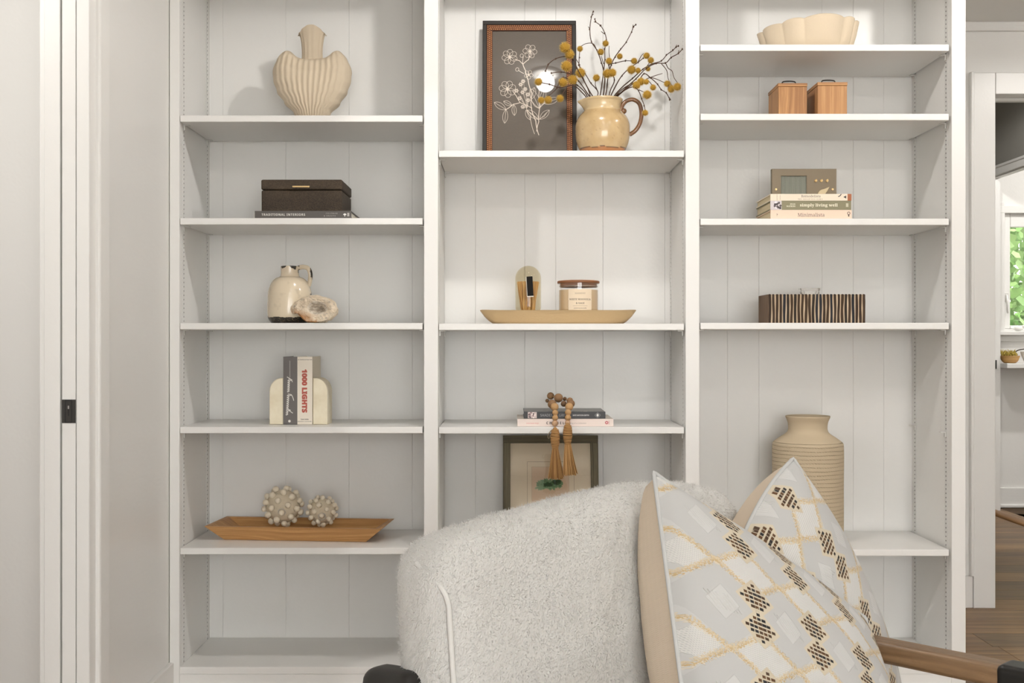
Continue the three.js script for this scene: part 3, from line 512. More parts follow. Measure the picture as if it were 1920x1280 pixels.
// ---------- MIDDLE BAY ----------
// botanical picture
{
  const yb = SH.M[0] + 0.0022, zb = -0.222, tilt = 0.11, w = 0.2845, h = 0.44;
  const t = thing('botanical_picture', 'dark framed picture of white line flowers leaning behind the pitcher', 'picture', [X(993, zb), yb, zb]);
  const inner = new THREE.Group(); inner.name = 'frame_assembly';
  const lean = (o) => { o.geometry.rotateX(-tilt); return o; };
  const fm = std('#231c15', 0.6), b0 = 0.0125, b1 = 0.03;
  const bar = (x0, x1, y0, y1) => { const o = mesh('frame_bar', rspan(x0, x1, y0, y1, -0.014, 0.004, 0.0015, 2), fm, t); lean(o); };
  bar(-w / 2, w / 2, h - b0, h); bar(-w / 2, w / 2, 0, b0); bar(-w / 2, -w / 2 + b0, b0, h - b0); bar(w / 2 - b0, w / 2, b0, h - b0);
  // beaded copper slip: base strip and rows of beads
  const slip = std('#5e3216', 0.5, { metalness: 0.3 }), bead = phys('#d9a066', 0.32, { metalness: 0.75 });
  const strip = (x0, x1, y0, y1) => lean(mesh('slip', rspan(x0, x1, y0, y1, -0.012, 0.0012, 0.001), slip, t));
  strip(-w / 2 + b0, w / 2 - b0, h - b1, h - b0); strip(-w / 2 + b0, w / 2 - b0, b0, b1); strip(-w / 2 + b0, -w / 2 + b1, b1, h - b1); strip(w / 2 - b1, w / 2 - b0, b1, h - b1);
  const bg = new THREE.IcosahedronGeometry(0.0019, 1), beads = [], W2 = w / 2;
  const addBead = (x, y) => beads.push(bg.clone().translate(x, y, 0.0012));
  for (let r = 0; r < 3; r++) {
    const o = b0 + 0.0035 + r * 0.0052, st = 0.0062, sh = (r & 1) * st / 2;
    for (let x = -W2 + o + sh; x < W2 - o; x += st) { addBead(x, h - o); addBead(x, o); }
    for (let y = o + st + sh; y < h - o - st / 2; y += st) { addBead(-W2 + o, y); addBead(W2 - o, y); }
  }
  const bm = lean(mesh('beading', merge(beads), bead, t)); bm.userData.kind = 'stuff';
  const tw = w - 2 * b1, th = h - 2 * b1, cw = 900, ch = Math.round(cw * th / tw);
  const art = canvasTex(cw, ch, (c) => {
    c.fillStyle = '#52473b'; c.fillRect(0, 0, cw, ch);
    for (let i = 0; i < 5000; i++) { c.fillStyle = `rgba(${hash(i, 1) > 0.5 ? '120,106,88' : '40,34,28'},0.05)`; c.fillRect(hash(i, 2) * cw, hash(i, 3) * ch, 2 + hash(i, 4) * 30, 2 + hash(i, 5) * 6); }
    // photograph pixel -> canvas; art opening spans px 921..1064, row 63 to hidden foot
    const ax = (p) => (p - 920.5) / 143.5 * cw, ay = (p) => (p - 62.5) / 231 * ch, k = cw / 143.5;
    c.strokeStyle = '#d8cabb'; c.lineCap = 'round'; c.lineJoin = 'round';
    const Z = (zx) => 880 + zx / 4.923, Q = (zy) => 30 + zy / 4.923;         // from zoomed coordinates
    const line = (pts, wd) => { c.lineWidth = wd * k; c.beginPath(); pts.forEach(([x, y], i) => { const px = ax(Z(x)), py = ay(Q(y)); if (!i) c.moveTo(px, py); else { const [x0, y0] = pts[i - 1]; c.quadraticCurveTo(ax(Z((x0 + x) / 2 + (y - y0) * 0.08)), ay(Q((y0 + y) / 2 - (x - x0) * 0.08)), px, py); } }); c.stroke(); };
    line([[600, 1120], [560, 960], [520, 870], [470, 770]], 0.9); line([[640, 1130], [612, 1000], [570, 880], [575, 740], [540, 620], [515, 530], [490, 470]], 1.5);
    line([[620, 1095], [640, 1010], [650, 880], [645, 720], [650, 640]], 1.3); line([[490, 470], [460, 440], [415, 425]], 1.3); line([[490, 470], [495, 400]], 1); line([[495, 470], [545, 430], [555, 400]], 1.3);
    line([[500, 560], [450, 530]], 1.1); line([[575, 880], [530, 855], [465, 830], [430, 770], [395, 720]], 1.3); line([[465, 830], [400, 845], [330, 895]], 1.3); line([[645, 885], [600, 860], [570, 800]], 1); line([[650, 880], [690, 840], [710, 790]], 1.2);
    line([[640, 990], [600, 960], [540, 905]], 0.8); line([[645, 985], [690, 960], [735, 905]], 0.8);
    const leaf = (x0, y0, x1, y1, wd) => { const dx = x1 - x0, dy = y1 - y0, nx = -dy * wd, ny = dx * wd; c.lineWidth = 0.7 * k; c.beginPath(); for (const s of [1, -1]) { c.moveTo(ax(Z(x0)), ay(Q(y0))); c.bezierCurveTo(ax(Z(x0 + dx * 0.3 + nx * s)), ay(Q(y0 + dy * 0.3 + ny * s)), ax(Z(x0 + dx * 0.75 + nx * s)), ay(Q(y0 + dy * 0.75 + ny * s)), ax(Z(x1)), ay(Q(y1))); } c.moveTo(ax(Z(x0)), ay(Q(y0))); c.lineTo(ax(Z(x1)), ay(Q(y1))); c.stroke(); };
    leaf(330, 895, 220, 828, 0.28); leaf(330, 895, 318, 1022, 0.25); leaf(385, 855, 308, 818, 0.3); leaf(405, 850, 410, 950, 0.28); leaf(560, 990, 520, 900, 0.3); leaf(650, 985, 740, 900, 0.28); leaf(640, 985, 530, 900, 0.25); leaf(645, 880, 560, 700, 0.24); leaf(655, 870, 700, 700, 0.2); leaf(690, 840, 830, 790, 0.25); leaf(570, 800, 600, 690, 0.3);
    const flower = (x, y, r, n, ph) => { c.lineWidth = 0.7 * k; for (let i = 0; i < n; i++) { const a = ph + i / n * 6.283, px = ax(Z(x + Math.cos(a) * r * 0.6)), py = ay(Q(y + Math.sin(a) * r * 0.6)); c.save(); c.translate(px, py); c.rotate(a); c.beginPath(); c.ellipse(0, 0, r * 0.48 / 4.923 * k, r * 0.4 / 4.923 * k, 0, 0, 7); c.stroke(); c.restore(); } for (let i = 0; i < 26; i++) { const a = i * 2.4, q2 = r * 0.3; c.lineWidth = 0.5 * k; c.beginPath(); c.moveTo(ax(Z(x)), ay(Q(y))); c.lineTo(ax(Z(x + Math.cos(a) * q2 * hash(i, 8))), ay(Q(y + Math.sin(a) * q2 * (0.5 + hash(i, 9)) * 0.7))); c.stroke(); } };
    flower(365, 405, 68, 7, 0.3); flower(558, 352, 62, 6, 0.1); flower(345, 705, 74, 7, 0.6); flower(545, 570, 40, 5, 0.2);
    const bud = (x, y, r) => { c.lineWidth = 0.8 * k; c.beginPath(); c.ellipse(ax(Z(x)), ay(Q(y)), r / 4.923 * k, r * 1.2 / 4.923 * k, 0.3, 0, 7); c.stroke(); };
    bud(480, 393, 15); bud(437, 522, 15); bud(560, 388, 13);
    const sprig = (x, y) => { for (let i = 0; i < 6; i++) { const a = i * 1.05; c.lineWidth = 0.9 * k; c.beginPath(); c.ellipse(ax(Z(x + Math.cos(a) * 13)), ay(Q(y + Math.sin(a) * 12)), 1.2 * k, 0.9 * k, a, 0, 7); c.stroke(); } };
    [[493, 632], [470, 662], [512, 705], [488, 735], [537, 755], [460, 790], [540, 808], [490, 870], [430, 720]].forEach(([x, y]) => { sprig(x, y); line([[x, y + 8], [530, 880]], 0.45); });
  });
  const artMat = phys('#ffffff', 0.55, { map: art, clearcoat: 1, clearcoatRoughness: 0.0 });
  const ag = new THREE.BoxGeometry(tw + 0.002, th + 0.002, 0.003).translate(0, h / 2, -0.007);
  const canvasEdge = std('#3a332b', 0.8);
  const am = mesh('print', ag, [canvasEdge, canvasEdge, canvasEdge, canvasEdge, artMat, canvasEdge], t); lean(am); am.userData.label = 'glossy dark print with white line flowers';
}
// pitcher
const PZ = -0.13;
{
  const z = PZ, s = S(z), y = SH.M[0];
  const t = thing('pitcher', 'round glazed tan stoneware pitcher with bare terracotta foot and brown handle', 'pitcher', [X(1130, z), y, z]);
  const R = 51 * s;
  const prof = smoothProfile([[0, 0], [0.05, 0], [0.056, 0.003], [0.066, 0.02], [0.0765, 0.045], [R, 0.075], [0.079, 0.098], [0.0715, 0.117], [0.06, 0.131], [0.0545, 0.138], [0.054, 0.148], [0.0565, 0.16], [0.059, 0.166], [0.0585, 0.17], [0.054, 0.17], [0.05, 0.15], [0.055, 0.13], [0.07, 0.1]], 140);
  const glaze = C('#c8ac80'), glaze2 = C('#b79a6d'), clay = C('#b0713f'), line = C('#5a3a20'), pale = C('#d3bd95');
  const col = (g) => tint(g, (x, yy, zz, c) => { const n = fbm3(x * 40 + 3, yy * 40, zz * 40, 6), e = 0.021 + (noise2(Math.atan2(zz, x) * 3 + 10, 0, 4) - 0.5) * 0.003; c.copy(glaze).lerp(glaze2, clamp(n * 1.6 - 0.4)); if (yy > 0.134) c.lerp(pale, 0.55); if (hash(x * 3000, yy * 3000, zz * 2000) > 0.985) c.lerp(line, 0.25); if (yy < e) c.copy(clay).lerp(glaze2, n * 0.2); else if (yy < e + 0.0022) c.copy(line); });
  const m = phys('#ffffff', 0.24, { vertexColors: true, clearcoat: 0.9, clearcoatRoughness: 0.05, side: THREE.DoubleSide });
  const body = lathe(prof, 144), p = body.attributes.position;
  for (let i = 0; i < p.count; i++) if (p.getY(i) > 0.138) { const a = Math.atan2(p.getZ(i), -p.getX(i)), k = Math.exp(-(a * a) / 0.06) * (p.getY(i) - 0.138) / 0.032; p.setX(i, p.getX(i) - 0.015 * k); p.setY(i, p.getY(i) - 0.005 * k); }
  body.computeVertexNormals(); mesh('body', col(body), m, t);
  const brown = phys('#7a5231', 0.25, { clearcoat: 0.8, clearcoatRoughness: 0.08 });
  mesh('handle', merge([tube([[0.062, 0.134, 0.006], [0.052, 0.128, 0.01], [0.053, 0.142, 0.012], [0.064, 0.16, 0.012], [0.085, 0.168, 0.012], [0.104, 0.158, 0.012], [0.112, 0.132, 0.012], [0.108, 0.1, 0.012], [0.095, 0.078, 0.01], [0.078, 0.066, 0.006]], 0.0062, 60, 12), new THREE.SphereGeometry(0.0085, 16, 12).translate(0.061, 0.135, 0.008)]), brown, t);
}
// twigs with fuzzy yellow balls
{
  const bark = std('#4a3222', 0.85), ballCore = std('#a07a26', 0.95), fuzz = std('#d3b056', 0.95);
  const spikes = [], cone = new THREE.ConeGeometry(0.032, 0.42, 4, 1, true).translate(0, 0.21, 0), q = new THREE.Quaternion(), m4 = new THREE.Matrix4();
  for (let i = 0; i < 210; i++) { const yy = 1 - (i + 0.5) / 210 * 2, a = i * 2.399963, r = Math.sqrt(1 - yy * yy), d = V(Math.cos(a) * r + rr(-0.1, 0.1), yy + rr(-0.1, 0.1), Math.sin(a) * r + rr(-0.1, 0.1)).normalize(); q.setFromUnitVectors(V(0, 1, 0), d); m4.compose(d.clone().multiplyScalar(0.78), q, V(1, rr(0.7, 1.15), 1)); spikes.push(cone.clone().applyMatrix4(m4)); }
  const spikeGeo = merge(spikes), coreGeo = new THREE.IcosahedronGeometry(0.82, 3);
  const W = ([px, py, z]) => V(X(px, z), Y(py, z), z);
  const mouth = (k) => { const a = k * 2.4; return V(X(1130, PZ) + Math.cos(a) * 0.03, SH.M[0] + 0.06, PZ + Math.sin(a) * 0.02); };
  // each: stem points [px, py, z], side shoots, balls [px, py, r, z]
  const T = [
    { s: [[1117, 190, -0.13], [1106, 172, -0.12], [1094, 150, -0.11], [1082, 128, -0.1], [1075, 112, -0.1], [1062, 106, -0.09], [1042, 110, -0.08], [1028, 121, -0.07], [1023, 133, -0.07]], b: [[1059.3, 89.2, 9.4, -0.07], [1068, 102, 8.2, -0.08]], sh: [[[1075, 112, -0.1], [1068, 102, -0.08]], [[1068, 104, -0.085], [1060, 92, -0.075]]] },
    { s: [[1108, 188, -0.13], [1098, 170, -0.11], [1085, 152, -0.1], [1072, 140, -0.09], [1052, 135, -0.08], [1034, 137, -0.07]], b: [[1062, 124, 9.5, -0.07]], sh: [[[1078, 145, -0.095], [1066, 130, -0.08]]] },
    { s: [[1104, 187, -0.14], [1096, 172, -0.13], [1083, 160, -0.12], [1072, 152, -0.1], [1056, 145, -0.08], [1050, 150, -0.07], [1044, 165, -0.06], [1028, 181, -0.05]], b: [[1073.8, 149.4, 8.5, -0.09], [1055.3, 154.6, 8, -0.07], [1014.8, 188, 6, -0.05], [1027.6, 187.4, 7, -0.05]], sh: [[[1030, 178, -0.05], [1020, 185, -0.05]]] },
    { s: [[1110, 190, -0.15], [1103, 168, -0.16], [1094, 148, -0.17], [1086, 122, -0.18], [1086, 108, -0.18], [1087, 96, -0.18]], b: [[1088.5, 137, 9, -0.15]], sh: [[[1086, 120, -0.18], [1078, 108, -0.18]]] },
    { s: [[1102, 188, -0.12], [1090, 172, -0.1], [1074, 160, -0.07], [1050, 164, -0.05], [1030, 158, -0.04], [1014, 155, -0.03]], b: [[1009.6, 153.4, 7, -0.03], [1050, 184.6, 6.5, -0.04]], sh: [[[1066, 160, -0.06], [1056, 174, -0.045], [1051, 183, -0.04]]] },
    { s: [[1119, 190, -0.13], [1121, 172, -0.14], [1108, 156, -0.15], [1097, 138, -0.16], [1085, 122, -0.17]], b: [[1118.3, 146, 6.5, -0.12]], sh: [[[1121, 172, -0.14], [1116, 158, -0.13], [1118, 148, -0.12]]] },
    { s: [[1130, 190, -0.13], [1133, 165, -0.14], [1134, 145, -0.15], [1128, 118, -0.16], [1119, 94, -0.17], [1109, 78, -0.17], [1106, 55, -0.17], [1109, 32, -0.17], [1112, 21.7, -0.17]], b: [[1087.4, 91.6, 5.4, -0.17]], sh: [[[1119, 94, -0.17], [1112, 82, -0.17], [1098, 82, -0.17], [1088, 88, -0.17]], [[1109, 30, -0.17], [1113, 26, -0.17]], [[1106, 54, -0.17], [1103, 50, -0.17]]] },
    { s: [[1124, 190, -0.15], [1127, 168, -0.16], [1131, 140, -0.17], [1134, 112, -0.18], [1134, 92, -0.19], [1137, 75, -0.2], [1134, 62, -0.2], [1126, 48, -0.2], [1116, 40, -0.2], [1115.5, 35.8, -0.2]], b: [[1135.5, 81.5, 5.8, -0.19], [1126.5, 97.4, 6, -0.17]], sh: [[[1134, 64, -0.2], [1127, 59, -0.2]], [[1127, 50, -0.2], [1127, 46, -0.2]], [[1118, 42, -0.2], [1113, 41, -0.2]], [[1132, 120, -0.175], [1127, 105, -0.17]]] },
    { s: [[1135, 190, -0.13], [1138, 165, -0.14], [1140, 145, -0.14], [1146, 122, -0.15], [1153, 107, -0.16], [1164, 92, -0.17], [1174, 79, -0.18], [1184, 60, -0.18], [1188, 50, -0.18], [1191.7, 46.3, -0.18]], b: [[1141.8, 114.3, 6, -0.13], [1162, 105.6, 5.4, -0.15], [1139, 137.7, 8, -0.1]], sh: [[[1146, 122, -0.15], [1142, 100, -0.16], [1142, 86, -0.16]], [[1186, 56, -0.18], [1187, 46, -0.18]], [[1160, 97, -0.17], [1161, 94, -0.17]]] },
    { s: [[1139, 190, -0.12], [1145, 168, -0.12], [1152, 150, -0.12], [1142, 122, -0.13], [1155, 118, -0.14], [1172, 114, -0.15], [1184, 114, -0.16]], b: [[1188.9, 114.3, 5.8, -0.16], [1148, 136.5, 7.5, -0.09]], sh: [[[1172, 114, -0.15], [1174, 112, -0.15]]] },
    { s: [[1142, 190, -0.13], [1155, 160, -0.13], [1166, 142, -0.14], [1180, 128, -0.14], [1196, 117, -0.15], [1206, 109, -0.15]], b: [[1212.3, 104.4, 6, -0.15], [1184, 130.7, 8, -0.11]], sh: [[[1196, 117, -0.15], [1203, 104, -0.16], [1207, 100, -0.16]]] },
    { s: [[1146, 190, -0.13], [1165, 165, -0.14], [1186, 147, -0.15], [1205, 130, -0.16], [1222, 120, -0.17], [1240, 114, -0.18], [1250, 103, -0.16], [1262, 94, -0.12], [1268, 88, -0.1], [1271.4, 86.2, -0.09]], b: [[1220.3, 113, 5.8, -0.15], [1215, 129, 4.6, -0.16]], sh: [[[1266, 90, -0.1], [1269, 84, -0.1]], [[1212, 126, -0.165], [1218, 117, -0.16]]] },
    { s: [[1150, 190, -0.12], [1170, 168, -0.12], [1192, 148, -0.12], [1212, 128, -0.12], [1230, 119, -0.12], [1248, 118, -0.1], [1258, 108, -0.07], [1272, 100, -0.035], [1279.6, 92, -0.02]], b: [[1196.4, 132.3, 5.2, -0.1]], sh: [[[1248, 118, -0.1], [1253, 128, -0.08], [1260, 133, -0.06], [1264, 146, -0.045], [1271, 156, -0.04]], [[1240, 119, -0.11], [1250, 132, -0.09], [1253, 148, -0.07], [1259, 160, -0.065]], [[1272, 100, -0.035], [1273, 94, -0.035]]], b2: [[1258.5, 166.5, 7, -0.065], [1270, 162.8, 7.2, -0.04]] },
    { s: [[1152, 190, -0.11], [1176, 165, -0.09], [1198, 150, -0.08], [1208, 138, -0.07], [1220, 146, -0.06], [1233, 158, -0.05], [1240, 168, -0.05], [1249, 174, -0.05], [1256, 187, -0.05]], b: [[1251, 157, 6, -0.06], [1201.5, 153, 7.2, -0.06]], sh: [[[1216, 144, -0.065], [1230, 148, -0.06], [1246, 155, -0.06]], [[1212, 148, -0.07], [1228, 142, -0.07], [1242, 137.7, -0.07]], [[1254, 182, -0.05], [1258, 188, -0.05]]] },
    { s: [[1148, 188, -0.112], [1170, 170, -0.08], [1188, 163, -0.05], [1197, 170, -0.04], [1203, 185, -0.03], [1208, 198, -0.03], [1209.5, 207, -0.03]], b: [[1209.7, 211.5, 5.5, -0.03], [1193.3, 160, 7.2, -0.05], [1213.5, 177.6, 8, -0.04]], sh: [[[1197, 168, -0.04], [1208, 173, -0.04]]] },
    { s: [[1148, 190, -0.1], [1166, 168, -0.08], [1186, 156, -0.07], [1205, 150, -0.06], [1216, 152, -0.05], [1223, 160, -0.05]], b: [[1211.6, 153.4, 5.2, -0.05], [1224.5, 164, 5.6, -0.05]], sh: [] },
  ];
  T.forEach((o, k) => {
    const g = thing('ball_twig', 'thin brown twig with fuzzy mustard balls standing in the tan pitcher', 'dried flower', [0, 0, 0], 0, 'ball twigs in the pitcher');
    const pts = [mouth(k), ...o.s.map(W)], geos = [taperTube(pts, 0.0022, 0.0011, 64, 6)];
    for (const p of pts.slice(3)) geos.push(new THREE.SphereGeometry(0.0021, 6, 5).scale(1, 1.5, 1).translate(p.x + rr(-0.001, 0.001), p.y, p.z));
    mesh('stem', merge(geos), bark, g);
    for (const sh of o.sh) mesh('side_shoot', taperTube(sh.map(W), 0.0013, 0.0009, 14, 5), bark, g);
    for (const [px, py, r, z] of [...o.b, ...(Array.isArray(o.b2) ? o.b2 : [])]) {
      const b = mesh('flower_ball', coreGeo, ballCore, g, W([px, py, z]).toArray(), [rr(0, 6), rr(0, 6), 0]), rad = r * S(z); b.scale.setScalar(rad * 1.12);
      mesh('fuzz', spikeGeo, fuzz, b);
    }
  });
}
// beige tray with match cloche and candle
{
  const z = -0.12, s = S(z), y = SH.M[1], cx = X(1046, z);
  const t = thing('oval_tray', 'long shallow beige tray under the candle and the match cloche', 'tray', [cx, y, z]);
  const clay = std('#c2a67c', 0.7, { bumpMap: rep(grainBump, 4, 4), bumpScale: 0.0005, side: THREE.DoubleSide });
  const L = 146 * s, D = 0.085, H = 26 * s;
  const prof = [[0.0, 0], [0.8, 0], [0.835, 0.03], [0.88, 0.2], [0.94, 0.52], [0.985, 0.86], [1, 0.98], [0.992, 1.0], [0.975, 0.96], [0.94, 0.86], [0.9, 0.8], [0.8, 0.78], [0, 0.78]];
  mesh('tray_body', grid(128, prof.length - 1, (u, v) => {
    const a = u * Math.PI * 2, [r, h] = prof[Math.round(v * (prof.length - 1))], ca = Math.cos(a), sa = Math.sin(a), e = 0.62;
    const rx = Math.sign(ca) * Math.pow(Math.abs(ca), e), rz = Math.sign(sa) * Math.pow(Math.abs(sa), e);
    const dip = h > 0.8 ? 1 - 0.05 * (1 - Math.pow(Math.abs(rx), 2)) + 0.012 * Math.sin(a * 5) : 1;
    return [rx * L * r, H * h * dip, rz * D * (0.25 + 0.75 * r) * (r > 0 ? 1 : 0)];
  }, true), clay, t);
  const fy = y + H * 0.79;
  // glass cloche
  const mz = -0.11, ms = S(mz), mx = X(990.3, mz), R = 24.2 * ms, top = Y(498, mz), hh = top - fy;
  const glass = phys('#f1ecdd', 0.02, { transmission: 1, thickness: 0, ior: 1.45 });
  const m = thing('match_cloche', 'capsule-shaped smoky glass cloche filled with matches', 'glass jar', [mx, fy, mz]);
  const pr = []; for (let i = 0; i <= 14; i++) { const a = i / 14 * Math.PI / 2; pr.push([i ? lerp(R * 0.5, R, Math.sin(a)) : 0, i ? R * 0.5 * (1 - Math.cos(a)) : 0]); }
  pr[pr.length - 1][0] = R; for (let i = 0; i <= 20; i++) { const a = i / 20 * Math.PI / 2; pr.push([R * Math.cos(a), hh - R + R * Math.sin(a)]); }
  mesh('glass', lathe(pr, 64), glass, m);
  const strip = mesh('striker', merge([rspan(-0.0098, 0.0092, 0.0455, 0.1035, 0, 0.0008, 0.0003)]), std('#e6e1d6', 0.6), m, [0.0085, 0, R + 0.0006], [0, 0, 0.055]);
  mesh('striker_strip', rspan(-0.0085, 0.0092, 0.0485, 0.1045, 0.0006, 0.0014, 0.0003), std('#1d1a16', 0.9, { bumpMap: rep(grainBump, 3, 3), bumpScale: 0.001 }), strip);
  const woods = ['#d9b27c', '#cba06a', '#e2c08e'].map((c) => std(c, 0.85)), stick = new THREE.BoxGeometry(0.0026, 0.088, 0.0026).translate(0, 0.044, 0);
  const Mt = 74;
  for (let i = 0; i < Mt; i++) {
    const a = i * 2.4, rb = Math.sqrt((i + 0.5) / Mt) * R * 0.52, rt = Math.sqrt((i + 0.5) / Mt) * R * 0.9, a2 = a + rr(-0.5, 0.5);
    const p0 = V(Math.cos(a) * rb, 0.0045, Math.sin(a) * rb), p1 = V(Math.cos(a2) * rt, 0.09, Math.sin(a2) * rt);
    const o = mesh('matchstick', stick, woods[i % 3], null, [mx + p0.x, fy + p0.y, mz + p0.z]); o.quaternion.setFromUnitVectors(V(0, 1, 0), p1.sub(p0).normalize());
    put(o, 'thin wooden match standing in the glass cloche', 'match', 'matches in the cloche');
  }
  // candle
  const kz = -0.1, ks = S(kz), kx = X(1084.5, kz), KR = 38.5 * ks, kt = Y(526.5, kz) - fy, lidH = 0.0075;
  const c = thing('candle_jar', 'glass jar candle with wooden lid and cream paper label', 'candle', [kx, fy, kz]);
  mesh('jar', lathe([[0, 0.0006], [KR - 0.004, 0.0006], [KR - 0.0005, 0.004], [KR, 0.01], [KR, kt - lidH], [KR - 0.0028, kt - lidH], [KR - 0.0028, 0.01], [KR - 0.006, 0.0035], [0, 0.0035]], 72), phys('#ffffff', 0.01, { transmission: 1, thickness: 0, ior: 1.45 }), c);
  mesh('wax', lathe([[0, 0.004], [KR - 0.0062, 0.004], [KR - 0.0036, 0.011], [KR - 0.0036, kt - 0.027], [KR - 0.006, kt - 0.0285], [0, kt - 0.0285]], 64), std('#cfb58e', 0.6), c);
  const lidWood = std('#ffffff', 0.55, { map: woodTex([132, 84, 48], [184, 130, 82], 91) });
  const lid = mesh('lid', uvm(merge([lathe(smoothProfile([[0, kt - lidH], [KR + 0.001, kt - lidH], [KR + 0.0015, kt - lidH + 0.002], [KR + 0.0012, kt - 0.0015], [KR - 0.002, kt], [0, kt]], 40), 64), new THREE.CylinderGeometry(KR - 0.006, KR - 0.006, 0.011, 48).translate(0, kt - lidH - 0.0055, 0)]), 'x'), lidWood, c);
  mesh('lid_seal', new THREE.TorusGeometry(KR - 0.0048, 0.0016, 8, 64).rotateX(Math.PI / 2), phys('#e8dccb', 0.15, { transmission: 0.7, thickness: 0 }), lid, [0, kt - lidH - 0.0085, 0]);
  const lab = canvasTex(640, 512, (g, w, h) => {
    g.fillStyle = '#e9d7bd'; g.fillRect(0, 0, w, h); g.fillStyle = '#6b5744'; g.textAlign = 'center'; g.textBaseline = 'middle';
    g.fillStyle = '#a48f78'; g.font = '54px serif'; g.fillText('HARMONY', w / 2, h * 0.2); g.fillStyle = '#5d4a38'; g.font = 'bold 60px serif'; g.fillText('WHITE MAGNOLIA', w / 2, h * 0.48); g.fillText('& SAGE', w / 2, h * 0.66);
    g.fillRect(w * 0.2, h * 0.78, w * 0.6, 4); g.font = 'bold 30px sans-serif'; g.fillText('scented soy wax candle', w / 2, h * 0.89);
  });
  const lo = 22.5 * ks / KR, lg = grid(24, 1, (u, v) => { const a = lerp(-lo, lo, u) + 0.03; return [Math.sin(a) * (KR + 0.0006), 0.006 + v * (kt - 0.032), Math.cos(a) * (KR + 0.0006)]; });
  mesh('label', lg, std('#ffffff', 0.7, { map: lab, side: THREE.DoubleSide }), c);
}
